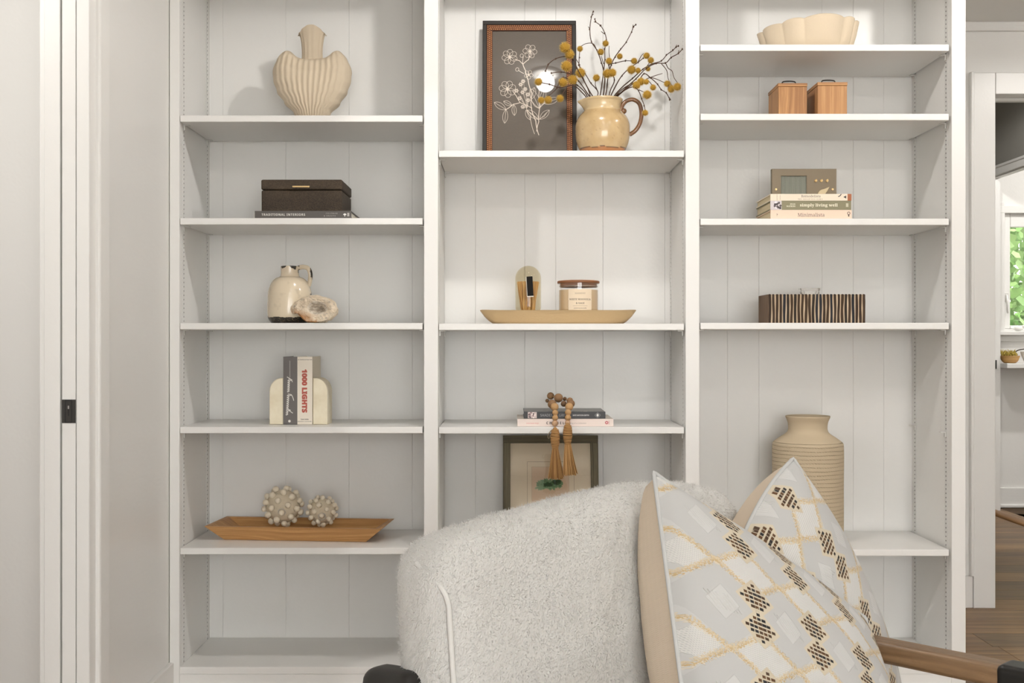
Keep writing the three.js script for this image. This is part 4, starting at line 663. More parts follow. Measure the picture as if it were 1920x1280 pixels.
// two books with bead garland
const Y3 = SH.M[2];
{
  const z = -0.026, s = S(z), w = 180 * s, t = 14 * s;
  const sp = spineTex(w, t, (c, W, H) => {
    c.textAlign = 'left'; c.fillStyle = '#d58b86'; c.font = `${H * 0.24}px sans-serif`; c.fillText('Emma Baxter-Wright', W * 0.095, H * 0.58, W * 0.13);
    c.fillStyle = '#2d2726'; c.font = `bold ${H * 0.5}px sans-serif`; spaced(c, 'CHANEL', W * 0.3, H * 0.55, H * 0.1);
    c.fillStyle = '#9d8f8a'; c.font = `${H * 0.26}px sans-serif`; c.fillText('The Making of a Collection', W * 0.48, H * 0.58, W * 0.24);
    c.fillStyle = '#b04a52'; c.beginPath(); c.arc(W * 0.93, H * 0.5, H * 0.22, 0, 7); c.fill(); c.fillStyle = '#e9cfc8'; c.beginPath(); c.arc(W * 0.93, H * 0.5, H * 0.1, 0, 7); c.fill(); c.fillStyle = '#b04a52'; c.fillRect(W * 0.952, H * 0.25, W * 0.004, H * 0.5);
  }, '#e5d5cc', 0.35);
  makeBook('pale_pink_book', 'pale pink book lying under the black book and beads', w, t, 0.19, sp, std('#cfc4b8', 0.5), pageWhite, [X(1060, z), Y3, z], 0);
  const z2 = -0.033, s2 = S(z2), w2 = 153 * s2, t2 = 12.6 * s2;
  const sp2 = spineTex(w2, t2, (c, W, H) => {
    c.fillStyle = '#cbb9b6'; c.fillRect(W * 0.05, H * 0.02, W * 0.11, H * 0.92); for (let i = 0; i < 14; i++) { c.fillStyle = ['#4a3a3c', '#e8dcd8', '#87696a'][i % 3]; c.beginPath(); c.arc(W * (0.06 + 0.09 * hash(i, 1)), H * (0.12 + 0.75 * hash(i, 2)), H * 0.12, 0, 7); c.fill(); }
    c.fillStyle = '#9b9b9c'; c.font = `${H * 0.52}px sans-serif`; c.textAlign = 'left'; c.fillText('SHADES OF GREY', W * 0.2, H * 0.52, W * 0.36);
    c.fillStyle = '#dcdcda'; c.font = `bold ${H * 0.28}px sans-serif`; c.fillText('KATE WATSON-SMYTH', W * 0.6, H * 0.52, W * 0.2);
    c.strokeStyle = '#cfcfcc'; c.lineWidth = H * 0.03; c.beginPath(); c.moveTo(W * 0.87, H * 0.5); c.lineTo(W * 0.905, H * 0.12); c.lineTo(W * 0.94, H * 0.5); c.lineTo(W * 0.905, H * 0.88); c.closePath(); c.stroke(); c.fillStyle = '#e6e6e2'; c.beginPath(); c.moveTo(W * 0.888, H * 0.5); c.lineTo(W * 0.905, H * 0.25); c.lineTo(W * 0.922, H * 0.5); c.lineTo(W * 0.905, H * 0.75); c.fill();
  }, '#2b2a2b', 0.35);
  const topPrint = std('#ffffff', 0.3, { map: canvasTex(512, 512, (c, W, H) => { c.fillStyle = '#3b3733'; c.fillRect(0, 0, W, H); for (let i = 0; i < 160; i++) { c.fillStyle = ['rgba(150,140,125,0.25)', 'rgba(20,18,17,0.35)', 'rgba(205,195,185,0.35)', 'rgba(120,110,100,0.3)'][i % 4]; c.fillRect(hash(i, 3) * W, hash(i, 4) * H, 20 + hash(i, 5) * 120, 3 + hash(i, 6) * 18); } for (let i = 0; i < 8; i++) { c.fillStyle = '#efe9e2'; c.beginPath(); c.arc(W * (0.7 + 0.08 * hash(i, 7)), H * (0.9 + 0.06 * hash(i, 8)), 7, 0, 7); c.fill(); } }) });
  makeBook('black_book', 'black book with photo cover lying under the bead garland', w2, t2, 0.17, sp2, std('#2a2829', 0.4), pageWhite, [X(1058.5, z2), Y3 + t + 0.0004, z2], 0, undefined, topPrint);
  // garland
  const g = thing('bead_garland', 'wooden bead garland with two jute tassels hanging over the shelf edge', 'garland', [X(1045), Y3, 0]);
  const tones = [std('#c69d6c', 0.6, { bumpMap: rep(grainBump, 2, 2), bumpScale: 0.0004 }), std('#8d6a48', 0.6), std('#76583c', 0.65), std('#bb9776', 0.6)];
  const bg = new THREE.SphereGeometry(1, 24, 16), zx = (x) => 960 + x / 7.11, zy = (v) => 730 + v / 7.11, Xo = X(1045);
  const B = [[515, 85, 48, -0.13, 1], [620, 112, 60, -0.09, 1], [470, 150, 26, -0.12, 2], [535, 195, 60, -0.062, 1], [567, 232, 54, -0.038, 0], [576, 308, 40, -0.017, 0], [575, 376, 40, -0.012, 0], [572, 452, 42, -0.011, 3], [705, 125, 27, -0.11, 2], [690, 190, 40, -0.09, 2], [772, 150, 44, -0.085, 1], [784, 188, 54, -0.06, 1], [762, 230, 54, -0.036, 0], [748, 305, 43, -0.016, 0], [746, 374, 42, -0.012, 0], [742, 445, 36, -0.011, 3]];
  const at = (x, v, z) => V(X(zx(x), z) - Xo, Y(zy(v), z) - Y3, z);
  for (const [x, v, r, z, k] of B) { const p = at(x, v, z), m = mesh('bead', bg, tones[k], g, p.toArray()); m.scale.setScalar(r / 7.11 * S(z)); }
  const jute = std('#a87f4e', 0.9), jute2 = std('#c39a66', 0.9), jute3 = std('#8a6238', 0.92);
  mesh('cord', merge([tube([at(567, 232, -0.038), at(576, 308, -0.017), at(575, 376, -0.012), at(572, 452, -0.011), at(572, 520, 0.006)], 0.0012, 30, 6), tube([at(762, 230, -0.036), at(748, 305, -0.016), at(746, 374, -0.012), at(742, 445, -0.011), at(740, 500, 0.006)], 0.0012, 30, 6), tube([at(515, 85, -0.13), at(620, 112, -0.09), at(705, 125, -0.11), at(784, 188, -0.06)], 0.0012, 30, 6)]), jute, g);
  const tassel = (cx, y0, y1, y2, z, spread, drift) => {
    const a = at(cx, y0, z), b = at(cx, y1, z), rad = 60 / 7.11 * S(z), h = a.y - b.y, rings = [];
    const n = 15; for (let i = 0; i < n; i++) { const k = (i + 0.5) / n, r = rad * (0.55 + 0.45 * Math.sin(Math.PI * Math.min(1, 0.12 + k * 0.86))); rings.push(new THREE.TorusGeometry(r - 0.0012, h / n * 0.62, 6, 24).rotateX(Math.PI / 2 + rr(-0.12, 0.12)).rotateZ(rr(-0.1, 0.1)).translate(a.x, a.y - h * k, z)); }
    rings.push(new THREE.SphereGeometry(rad * 0.62, 16, 12).scale(1, 1.4, 1).translate(a.x, a.y - rad * 0.3, z), new THREE.CylinderGeometry(rad * 0.8, rad * 0.65, h, 16).translate(a.x, a.y - h / 2, z));
    const head = mesh('tassel_head', merge(rings), jute, g);
    const str = [[], []]; const len = b.y - at(cx, y2, z).y;
    for (let i = 0; i < 78; i++) { const q = i * 2.4, r0 = rad * 0.6 * Math.sqrt((i + 1) / 78), r1 = spread / 7.11 * S(z) * Math.sqrt((i + 1) / 78) * rr(0.85, 1.1), dx = Math.cos(q), dz = Math.sin(q); str[i % 3 ? 1 : 0].push(tube([[b.x + dx * r0, b.y + 0.006, z + dz * r0], [b.x + dx * lerp(r0, r1, 0.45) + drift * 0.3, b.y - len * 0.4, z + 0.004 + dz * lerp(r0, r1, 0.3) * 0.8], [b.x + dx * r1 + drift, b.y - len * rr(0.92, 1.02), z + 0.006 + dz * r1 * 0.8]], 0.00125, 8, 5)); }
    const sk = mesh('tassel_skirt', merge(str[1]), jute, g); sk.userData.kind = 'stuff'; const sk2 = mesh('tassel_skirt', merge(str[0]), i2(cx), g); sk2.userData.kind = 'stuff';
  };
  const i2 = (cx) => (cx < 650 ? jute3 : jute2);
  tassel(575, 535, 800, 1185, 0.016, 105, 0.0015); tassel(742, 478, 738, 1135, 0.016, 100, 0.006);
  mesh('cord_loop', tube([at(560, 530, 0.006), at(510, 560, 0.008), at(478, 625, 0.008), at(490, 655, 0.008), at(520, 600, 0.008), at(552, 545, 0.008)], 0.0014, 30, 6), std('#8b7d66', 0.9), g);
}
// framed print behind
{
  const yb = SH.M[3] + 0.0028, zb = -0.225, tilt = 0.2, w = 0.29, h = 0.37;
  const topPy = 816, topH = Y(topPy, -0.295) - yb;
  const hh = topH / Math.cos(tilt);
  const t = thing('framed_print', 'grey-green wooden frame with cream mat and small green painting under the beads', 'picture', [X(1032.5, -0.26), yb, zb]);
  const lean = (o) => { o.geometry.rotateX(-tilt); return o; };
  const fw = std('#ffffff', 0.6, { map: woodTex([72, 66, 48], [118, 108, 82], 101, 1.2) }), b = 0.0225;
  const bar = (x0, x1, y0, y1, al) => lean(mesh('frame_bar', uvm(rspan(x0, x1, y0, y1, -0.012, 0.01, 0.0015, 2), al), fw, t));
  bar(-w / 2, w / 2, hh - b, hh, 'x'); bar(-w / 2, w / 2, 0, b, 'x'); bar(-w / 2, -w / 2 + b, b, hh - b, 'y'); bar(w / 2 - b, w / 2, b, hh - b, 'y');
  const tw = w - 2 * b, th = hh - 2 * b, cw = 800, ch = Math.round(cw * th / tw);
  const art = canvasTex(cw, ch, (c) => {
    c.fillStyle = '#d6c7ae'; c.fillRect(0, 0, cw, ch);
    const k = cw / 1110, ox = 155, oy = 150, RX = (x) => (x - ox) * k, RY = (y) => (y - oy) * k;
    c.strokeStyle = '#8a765c'; c.lineWidth = 3; c.strokeRect(RX(390), RY(410), 640 * k, 640 * k);
    c.fillStyle = '#cdb295'; c.fillRect(RX(450), RY(478), 510 * k, 502 * k); c.strokeStyle = '#a58e70'; c.lineWidth = 2; c.strokeRect(RX(450), RY(478), 510 * k, 502 * k);
    const blob = (cx, cy, rx, ry, col, n, s) => { for (let i = 0; i < n; i++) { const a = hash(i, s) * 6.283, r = Math.sqrt(hash(i, s + 1)); c.fillStyle = col[i % col.length]; c.beginPath(); c.ellipse(RX(cx + Math.cos(a) * r * rx), RY(cy + Math.sin(a) * r * ry), (10 + 22 * hash(i, s + 2)) * k, (6 + 12 * hash(i, s + 3)) * k, hash(i, s + 4) * 3, 0, 7); c.fill(); } };
    blob(700, 712, 170, 66, ['rgba(104,142,100,0.6)', 'rgba(128,160,120,0.6)', 'rgba(86,122,84,0.6)'], 240, 3); blob(560, 765, 60, 18, ['rgba(120,150,112,0.5)'], 30, 33);
    blob(790, 685, 55, 24, ['rgba(34,62,38,0.8)', 'rgba(52,88,54,0.7)'], 40, 13); blob(680, 720, 60, 22, ['rgba(40,74,44,0.7)'], 26, 23);
  });
  const am = std('#ffffff', 0.7, { map: art }), e = std('#b39f84', 0.8);
  lean(mesh('print', new THREE.BoxGeometry(tw + 0.002, th + 0.002, 0.002).translate(0, hh / 2, -0.006), [e, e, e, e, am, e], t));
  lean(mesh('pane', new THREE.BoxGeometry(tw + 0.001, th + 0.001, 0.0016).translate(0, hh / 2, -0.001), phys('#ffffff', 0.0, { transmission: 1, thickness: 0, ior: 1.5 }), t));
}

// ---------- RIGHT BAY ----------
// scalloped bowl
{
  const z = -0.158, s = S(z), y = SH.R[0];
  const t = thing('scalloped_bowl', 'wide cream bowl with deep scalloped sides on the top shelf', 'bowl', [X(1514, z), y, z]);
  const edges = [-82, -45.5, -18.6, 33.6, 57, 82, 112, 146, 180, 214, 248].map((d) => d * Math.PI / 180), R = 93 * s, H = 0.091;
  const lobe = (a) => { let b = a; while (b < edges[0]) b += 2 * Math.PI; while (b >= edges[0] + 2 * Math.PI) b -= 2 * Math.PI; for (let i = 0; i < edges.length; i++) { const e1 = i + 1 < edges.length ? edges[i + 1] : edges[0] + 2 * Math.PI; if (b < e1) return Math.sin((b - edges[i]) / (e1 - edges[i]) * Math.PI); } return 0; };
  const prof = [[0, 0], [0.66, 0], [0.74, 0.025], [0.82, 0.12], [0.89, 0.3], [0.95, 0.6], [0.995, 0.93], [1, 0.98], [0.985, 1], [0.965, 0.97], [0.92, 0.66], [0.86, 0.36], [0.76, 0.18], [0.6, 0.12], [0, 0.1]];
  const g = grid(240, prof.length - 1, (u, v) => {
    const a = u * Math.PI * 2, i = Math.round(v * (prof.length - 1)), [r, h] = prof[i], l = Math.pow(lobe(a), 0.55), k = Math.min(1, h * 2.2) * (r > 0.3 ? 1 : 0);
    const q = R * r * (1 - 0.075 * (1 - l) * k), hx = Math.sin(a) * q, drop = (0.06 * (1 - l) * (h > 0.6 ? (h - 0.6) / 0.4 : 0)), tilt = 1 - 0.13 * Math.max(0, -Math.sin(a)) + 0.04 * Math.sin(a);
    return [hx, H * h * (1 - drop) * (h > 0.3 ? lerp(1, tilt, (h - 0.3) / 0.7) : 1), Math.cos(a) * q];
  });
  mesh('shell', g, std('#d8c7ae', 0.75, { side: THREE.DoubleSide, bumpMap: rep(grainBump, 8, 3), bumpScale: 0.0004 }), t);
}
// two wooden canisters
{
  const z = -0.05, y = SH.R[1], cols = [woodTex([150, 104, 62], [204, 156, 102], 111, 1.2), woodTex([168, 120, 74], [208, 164, 112], 121, 0.9)];
  [['rich brown wooden canister with black wire handle and wavy grain', 1459, 1514, 155.7, 0], ['paler straight-grained wooden canister with black wire handle', 1532.8, 1589.2, 153.8, 1]].forEach(([label, p0, p1, pt, k]) => {
    const x0 = X(p0, z), x1 = X(p1, z), w = x1 - x0, h = Y(pt, z) - y, d = 0.128, lid = 0.0095, m = phys('#ffffff', 0.5, { map: cols[k] });
    const t = thing('wooden_canister', label, 'canister', [(x0 + x1) / 2, y, z], 0, undefined);
    mesh('body', uvm(rspan(-w / 2 + 0.001, w / 2 - 0.001, 0, h - lid - 0.0006, -d + 0.001, -0.001, 0.0015, 2), 'y', k * 0.5 + 0.1), m, t);
    const l = mesh('lid', uvm(rspan(-w / 2, w / 2, h - lid, h, -d, 0, 0.0012, 2), 'x', k), m, t);
    mesh('handle', capTube([[-0.019, h - 0.001, -0.03], [-0.019, h + 0.0075, -0.03], [-0.0165, h + 0.0105, -0.03], [0.0165, h + 0.0105, -0.03], [0.019, h + 0.0075, -0.03], [0.019, h - 0.001, -0.03]], 0.0019, 40, 8), M.blackMetal, l, [-0.004, 0, 0]);
  });
}
// three books and panel radio
{
  const y = SH.R[2], z = -0.022, s = S(z);
  const cream = '#eadcc8';
  const b3 = [1444.5, 1596.5, 17.2], b2 = [1444, 1595.5, 17], b1 = [1444.2, 1596, 12.6];
  const w3 = (b3[1] - b3[0]) * s, t3 = b3[2] * s, w2 = (b2[1] - b2[0]) * s, t2 = b2[2] * s, w1 = (b1[1] - b1[0]) * s, t1 = b1[2] * s;
  makeBook('blush_book', 'blush pink book at the bottom of the three-book stack', w3, t3, 0.19, spineTex(w3, t3, (c, W, H) => { c.fillStyle = '#3c3129'; c.textAlign = 'center'; c.font = `${H * 0.52}px serif`; c.fillText('Minimalista', W * 0.5, H * 0.55); c.font = `bold ${H * 0.34}px serif`; c.fillText('?', W * 0.08, H * 0.54); c.beginPath(); c.arc(W * 0.963, H * 0.36, H * 0.14, 0, 7); c.lineWidth = H * 0.06; c.strokeStyle = '#3c3129'; c.stroke(); c.fillRect(W * 0.955, H * 0.5, W * 0.016, H * 0.22); }, '#e8cdb8'), std('#e3c7b0', 0.6), pageMat, [X((b3[0] + b3[1]) / 2, z), y, z], 0);
  makeBook('olive_book', 'olive green book in the middle of the three-book stack', w2, t2, 0.185, spineTex(w2, t2, (c, W, H) => {
    c.fillStyle = '#cfc6c8'; c.fillRect(0, 0, W * 0.14, H); for (let i = 0; i < 12; i++) { c.fillStyle = ['#3a3032', '#e9e2e6', '#564a4e'][i % 3]; c.beginPath(); c.arc(W * (0.05 + 0.08 * hash(i, 4)), H * (0.15 + 0.7 * hash(i, 5)), H * 0.13, 0, 7); c.fill(); }
    c.fillStyle = '#f1ead4'; c.textAlign = 'left'; c.font = `bold ${H * 0.44}px serif`; c.save(); c.translate(W * 0.365, H * 0.47); c.scale(W * 0.47 / c.measureText('simply living well').width, 1); c.fillText('simply living well', 0, 0); c.restore();
    c.font = `bold ${H * 0.2}px serif`; c.textAlign = 'right'; c.fillText('JULIA', W * 0.31, H * 0.36); c.fillText('WATKINS', W * 0.31, H * 0.6); for (let i = 0; i < 5; i++) c.fillRect(W * (0.937 + i * 0.006), H * 0.28, W * 0.003, H * 0.4);
  }, '#857f62'), std('#857f62', 0.6), pageMat, [X((b2[0] + b2[1]) / 2, z), y + t3 + 0.0003, z], 0);
  makeBook('cream_book', 'cream book with orange tip on top of the three-book stack', w1, t1, 0.185, spineTex(w1, t1, (c, W, H) => {
    c.fillStyle = '#463b31'; c.textAlign = 'center'; c.font = `${H * 0.5}px serif`; c.fillText('Remodelista', W * 0.5, H * 0.34); c.font = `${H * 0.25}px serif`; spaced(c, 'THE ORGANIZED HOME', W * 0.345, H * 0.78, H * 0.05);
    c.fillStyle = '#8d7c6d'; c.save(); c.translate(W * 0.1, H * 0.5); c.rotate(Math.PI / 2); c.font = `${H * 0.17}px sans-serif`; c.fillText('CARLSON', 0, -H * 0.25); c.fillText('GURALNICK', 0, H * 0.2); c.restore();
    c.strokeStyle = '#33302c'; c.lineWidth = H * 0.12; c.lineCap = 'round'; c.beginPath(); c.moveTo(W * 0.84, H * 0.38); c.quadraticCurveTo(W * 0.86, H * 0.36, W * 0.872, H * 0.06); c.stroke(); c.fillStyle = '#33302c'; c.beginPath(); c.moveTo(W * 0.9, H * 0.46); c.lineTo(W * 0.935, H * 0.24); c.lineTo(W * 0.935, H * 0.7); c.fill();
    c.fillStyle = '#a8633c'; c.fillRect(W * 0.952, 0, W * 0.048, H);
  }, cream), std('#e4d6c0', 0.6), pageMat, [X((b1[0] + b1[1]) / 2, z), y + t3 + t2 + 0.0006, z], 0);
  const yr = y + t3 + t2 + t1 + 0.0009, rz = -0.1, rs = S(rz), x0 = X(1447.5, rz), x1 = X(1568.5, rz), w = x1 - x0, h = Y(316.3, rz) - yr;
  const t = thing('panel_radio', 'taupe metal panel radio with grille and leaf pointer on the book stack', 'radio', [(x0 + x1) / 2, yr, rz]);
  const tp = phys('#766955', 0.42, { metalness: 0.25 }), gx0 = X(1464.3, rz) - (x0 + x1) / 2, gx1 = X(1512.5, rz) - (x0 + x1) / 2, gy1 = Y(329.5, rz) - yr, gy0 = 0.008;
  mesh('case', merge([rspan(-w / 2, gx0, 0, h, -0.018, 0, 0.0008), rspan(gx1, w / 2, 0, h, -0.018, 0, 0.0008), rspan(gx0 - 0.001, gx1 + 0.001, gy1, h, -0.018, 0, 0.0008), rspan(gx0 - 0.001, gx1 + 0.001, 0, gy0, -0.018, 0, 0.0008)]), tp, t);
  mesh('grille', merge([span(gx0, gx1, gy0, gy1, -0.012, -0.006), ...Array.from({ length: 22 }, (_, i) => { const x = lerp(gx0 + 0.001, gx1 - 0.001, i / 21); return rspan(x - 0.0011, x + 0.0011, gy0, gy1, -0.007, -0.0035, 0.0005); })]), std('#8d8f83', 0.7), t);
  const at = (px, py) => [X(px, rz) - (x0 + x1) / 2, Y(py, rz) - yr, 0];
  for (const px of [1529.5, 1540, 1550.5]) { const k = mesh('toggle', merge([new THREE.CylinderGeometry(0.0036, 0.0042, 0.004, 14).rotateX(Math.PI / 2).translate(0, 0, 0.002), rbox(0.0036, 0.006, 0.0034, 0.001, 0.0004, 0.0012, 0.0055)]), M.brass, t, at(px, 339)); }
  for (const px of [1455, 1561]) mesh('bolt', new THREE.CylinderGeometry(0.003, 0.0034, 0.003, 14).rotateX(Math.PI / 2).translate(0, 0, 0.0015), M.brass, t, at(px, 355));
  const sh = new THREE.Shape(); sh.moveTo(-0.016, -0.01); sh.quadraticCurveTo(-0.014, 0.004, 0.002, 0.006); sh.lineTo(0.017, 0.0125); sh.quadraticCurveTo(0.01, -0.002, 0.002, -0.01); sh.closePath();
  mesh('pointer', new THREE.ExtrudeGeometry(sh, { depth: 0.003, bevelEnabled: true, bevelSize: 0.001, bevelThickness: 0.001, bevelSegments: 2 }).translate(0, 0, 0.0015), phys('#b9a888', 0.35, { metalness: 0.6 }), t, at(1543, 359));
}
// striped box and crystal dish
{
  const y = SH.R[3], z = -0.05, s = S(z), x0 = X(1441, z), x1 = X(1621.5, z), w = x1 - x0, h = Y(551, z) - y, d = 0.125;
  const t = thing('striped_box', 'box of upright dark and pale wooden strips under the crystal dish', 'box', [(x0 + x1) / 2, y, z]);
  const pale = std('#ffffff', 0.8, { map: woodTex([192, 168, 138], [222, 202, 174], 131) });
  mesh('body', uvm(rspan(-w / 2 + 0.001, w / 2 - 0.002, 0, h - 0.0015, -d + 0.002, 0.0006, 0.001), 'y'), pale, t);
  const dm = [['#3d332b', 1], ['#4b3a2e', 2], ['#34343a', 3], ['#54402f', 4]].map(([c]) => std(c, 0.85, { bumpMap: rep(grainBump, 4, 4), bumpScale: 0.001 }));
  const N = 27;
  for (let i = 0; i < N; i++) {
    const c = lerp(-w / 2 + 0.0035, w / 2 - 0.0028, i / (N - 1)), hw = 0.0035, ph = rr(0, 6), am = rr(0.2, 0.9) * 0.0012;
    const g = new THREE.BoxGeometry(hw * 2, h, 0.005, 2, 14, 1).translate(0, h / 2, 0), p = g.attributes.position;
    for (let k = 0; k < p.count; k++) { const q = p.getY(k) / h; p.setX(k, p.getX(k) * (0.82 + 0.25 * noise2(q * 4 + i * 7, i, 3)) + am * Math.sin(q * 5 + ph)); if (p.getY(k) > h - 0.001 && Math.abs(p.getX(k)) > 0.002) p.setY(k, h - 0.0015); }
    g.computeVertexNormals(); mesh('strip', g, dm[Math.floor(rnd() * 4)], t, [c, 0, -0.0005]);
  }
  mesh('end_board', uvm(rspan(-w / 2 - 0.0015, -w / 2 + 0.0012, 0, h - 0.001, -d, 0, 0.0006), 'y'), std('#ffffff', 0.85, { map: woodTex([92, 72, 56], [136, 112, 90], 141, 1.3) }), t);
  mesh('end_board', uvm(rspan(w / 2 - 0.0012, w / 2 + 0.0012, 0, h - 0.001, -d, 0, 0.0006), 'y'), std('#4b3d31', 0.85), t);
  const cz = z - 0.06, c = thing('crystal_dish', 'small clear cut crystal dish on top of the striped box', 'dish', [X(1518.5, cz), y + h - 0.0008, cz]);
  const cg = new THREE.CylinderGeometry(20.5 * S(cz), 16.5 * S(cz), 0.0195, 14, 3).translate(0, 0.00975, 0).toNonIndexed(); cg.computeVertexNormals();
  const bowl = new THREE.CylinderGeometry(0.027, 0.016, 0.012, 14, 1).translate(0, 0.0138, 0).toNonIndexed(); bowl.computeVertexNormals();
  mesh('cut_glass', cg, phys('#ffffff', 0.06, { transmission: 0.86, thickness: 0.02, ior: 1.5 }), c);
}
// tall stippled vase
{
  const z = -0.165, s = S(z), y = SH.R[4], H = Y(779, z) - y, R = 65 * s, rn = 36 * s, rm = 41 * s;
  const t = thing('stippled_vase', 'tall sand-coloured vase with stippled rows behind the patterned cushions', 'vase', [X(1514.5, z), y, z]);
  const prof = smoothProfile([[0, 0], [R * 0.9, 0], [R * 0.985, 0.006], [R, 0.03], [R, H * 0.4], [R, H - 0.088], [R * 0.985, H - 0.08], [R * 0.82, H - 0.066], [rn * 1.08, H - 0.05], [rn, H - 0.04], [rn * 1.02, H - 0.02], [rm, H - 0.002], [rm * 0.985, H], [rm * 0.95, H - 0.002], [rn * 0.94, H - 0.025], [rn * 0.94, H - 0.05], [R * 0.85, H - 0.09]], 120);
  const g = lathe(prof, 120), p = g.attributes.position, uv = new Float32Array(p.count * 2);
  for (let i = 0; i < p.count; i++) { const u = i % 121; }
  const stip = canvasTex(1024, 1024, (c, W, HH) => { c.fillStyle = '#909090'; c.fillRect(0, 0, W, HH); for (let r = 0; r < 26; r++) for (let k = 0; k < 76; k++) { const x = (k + (r & 1) * 0.5) / 76 * W, yy = (r + 0.5) / 26 * HH + Math.sin(k * 0.5 + r) * 2; c.fillStyle = '#ffffff'; c.beginPath(); c.ellipse(x, yy - 6, 5.5, 4, 0.2, 0, 7); c.fill(); c.fillStyle = '#303030'; c.beginPath(); c.ellipse(x, yy + 5, 5.5, 4, 0.2, 0, 7); c.fill(); } }, false);
  stip.wrapS = stip.wrapT = THREE.RepeatWrapping;
  // u around, v by height so that the rows keep their size; the shoulder stays plain
  let k = 0; for (let a = 0; a <= 120; a++) for (let b = 0; b < prof.length; b++, k++) { const hy = prof[b][1]; uv[2 * k] = a / 120; uv[2 * k + 1] = hy < H - 0.078 ? hy / (H - 0.07) : 0.0; }
  g.setAttribute('uv', new THREE.BufferAttribute(uv, 2));
  mesh('body', g, std('#bfae93', 0.85, { bumpMap: stip, bumpScale: 0.0026, side: THREE.DoubleSide }), t);
}

// ---------- far room things ----------
{
  const z = FZ + 0.11, y = 0.915;
  const b = thing('wooden_bowl', 'round golden wooden bowl with dried moss on the far window ledge', 'bowl', [3.102, y, z]);
  mesh('bowl_shell', lathe(smoothProfile([[0, 0], [0.03, 0], [0.046, 0.012], [0.058, 0.04], [0.06, 0.046], [0.055, 0.046], [0.044, 0.02], [0, 0.01]], 40), 40), std('#ffffff', 0.5, { map: woodTex([172, 128, 72], [214, 176, 116], 151), side: THREE.DoubleSide }), b);
  const moss = []; for (let i = 0; i < 60; i++) { const a = i * 2.4, r = 0.045 * Math.sqrt(i / 60); moss.push(new THREE.ConeGeometry(0.006, rr(0.025, 0.05), 5).rotateX(rr(-0.8, 0.8)).rotateZ(rr(-0.8, 0.8)).translate(Math.cos(a) * r - 0.008, 0.055 + rr(0, 0.02), Math.sin(a) * r)); }
  mesh('dried_moss', merge(moss), std('#a99443', 0.95), b);
  const sp = put(mesh('dark_spoon', merge([capTube([[-0.005, 0.045, 0], [0.03, 0.075, 0.005], [0.075, 0.085, 0.008]], 0.0035, 16, 8), new THREE.SphereGeometry(0.011, 12, 8).scale(1.4, 0.5, 1).translate(-0.012, 0.04, 0)]), std('#3a2f27', 0.5), null, [3.118, y + 0.004, z]), 'dark spoon resting in the golden wooden bowl', 'spoon');
  const g = thing('white_bowl', 'small white glazed bowl beside the golden wooden bowl', 'bowl', [3.222, y, z + 0.01]);
  mesh('bowl_shell', lathe(smoothProfile([[0, 0], [0.024, 0], [0.03, 0.006], [0.05, 0.05], [0.055, 0.072], [0.052, 0.072], [0.044, 0.045], [0.02, 0.01], [0, 0.008]], 40), 40), phys('#e9e7e2', 0.2, { side: THREE.DoubleSide }), g);
  const d = thing('white_bird', 'small white ceramic bird on the far window stool', 'figurine', [3.19, 1.115, FZ + 0.035]);
  mesh('bird_body', new THREE.SphereGeometry(0.02, 20, 14).scale(1.5, 0.8, 0.8).translate(0, 0.016, 0), phys('#efeee9', 0.25), d);
  mesh('bird_head', new THREE.SphereGeometry(0.011, 16, 12).translate(0.03, 0.028, 0), phys('#efeee9', 0.25), d);
  mesh('bird_tail', new THREE.ConeGeometry(0.01, 0.04, 10).rotateZ(Math.PI / 2 - 0.3).scale(1, 0.5, 1).translate(-0.038, 0.018, 0), phys('#efeee9', 0.25), d);
}

// ---------- lounge chair with fleece cushion ----------
function softBox(w, h, t, r, nx, ny, nz, warp) {        // finely divided box with rounded edges, then bent by warp(v)
  const g0 = new THREE.BoxGeometry(w, h, t, nx, ny, nz); g0.deleteAttribute('uv'); g0.deleteAttribute('normal');
  const g = mergeVertices(g0, 1e-5), p = g.attributes.position, v = V(0, 0, 0), q = V(0, 0, 0);
  for (let i = 0; i < p.count; i++) {
    v.fromBufferAttribute(p, i); q.set(clamp(v.x, -w / 2 + r, w / 2 - r), clamp(v.y, -h / 2 + r, h / 2 - r), clamp(v.z, -t / 2 + r, t / 2 - r));
    v.sub(q); if (v.lengthSq() > 1e-12) v.setLength(r); v.add(q); warp?.(v); p.setXYZ(i, v.x, v.y, v.z);
  }
  g.computeVertexNormals(); return g;
}
const fleeceBump = dataTex(512, 512, (u, v) => { const n = noise2(u * 90, v * 90, 1, 90, 90) * 0.45 + noise2(u * 200, v * 160, 2, 200, 160) * 0.35 + noise2(u * 30, v * 30, 3, 30, 30) * 0.3; const k = 230 * n; return [k, k, k]; }, false);
const fleece = phys('#cbcac7', 0.95, { bumpMap: rep(fleeceBump, 4, 4), bumpScale: 0.002, sheen: 0.4, sheenRoughness: 0.6, sheenColor: new THREE.Color('#ffffff') });
function wrapUV(g, W) {                                 // one continuous sheet of uv in metres over front, top and sides
  const p = g.attributes.position, uv = new Float32Array(p.count * 2);
  for (let i = 0; i < p.count; i++) { const x = p.getX(i), z = p.getZ(i), k = x / (W / 2); uv[2 * i] = x - z * k * k * k; uv[2 * i + 1] = p.getY(i) - z; }
  g.setAttribute('uv', new THREE.BufferAttribute(uv, 2)); return g;
}
const CH = { x: 0.152, z: 1.572, turn: Math.PI / 4 };
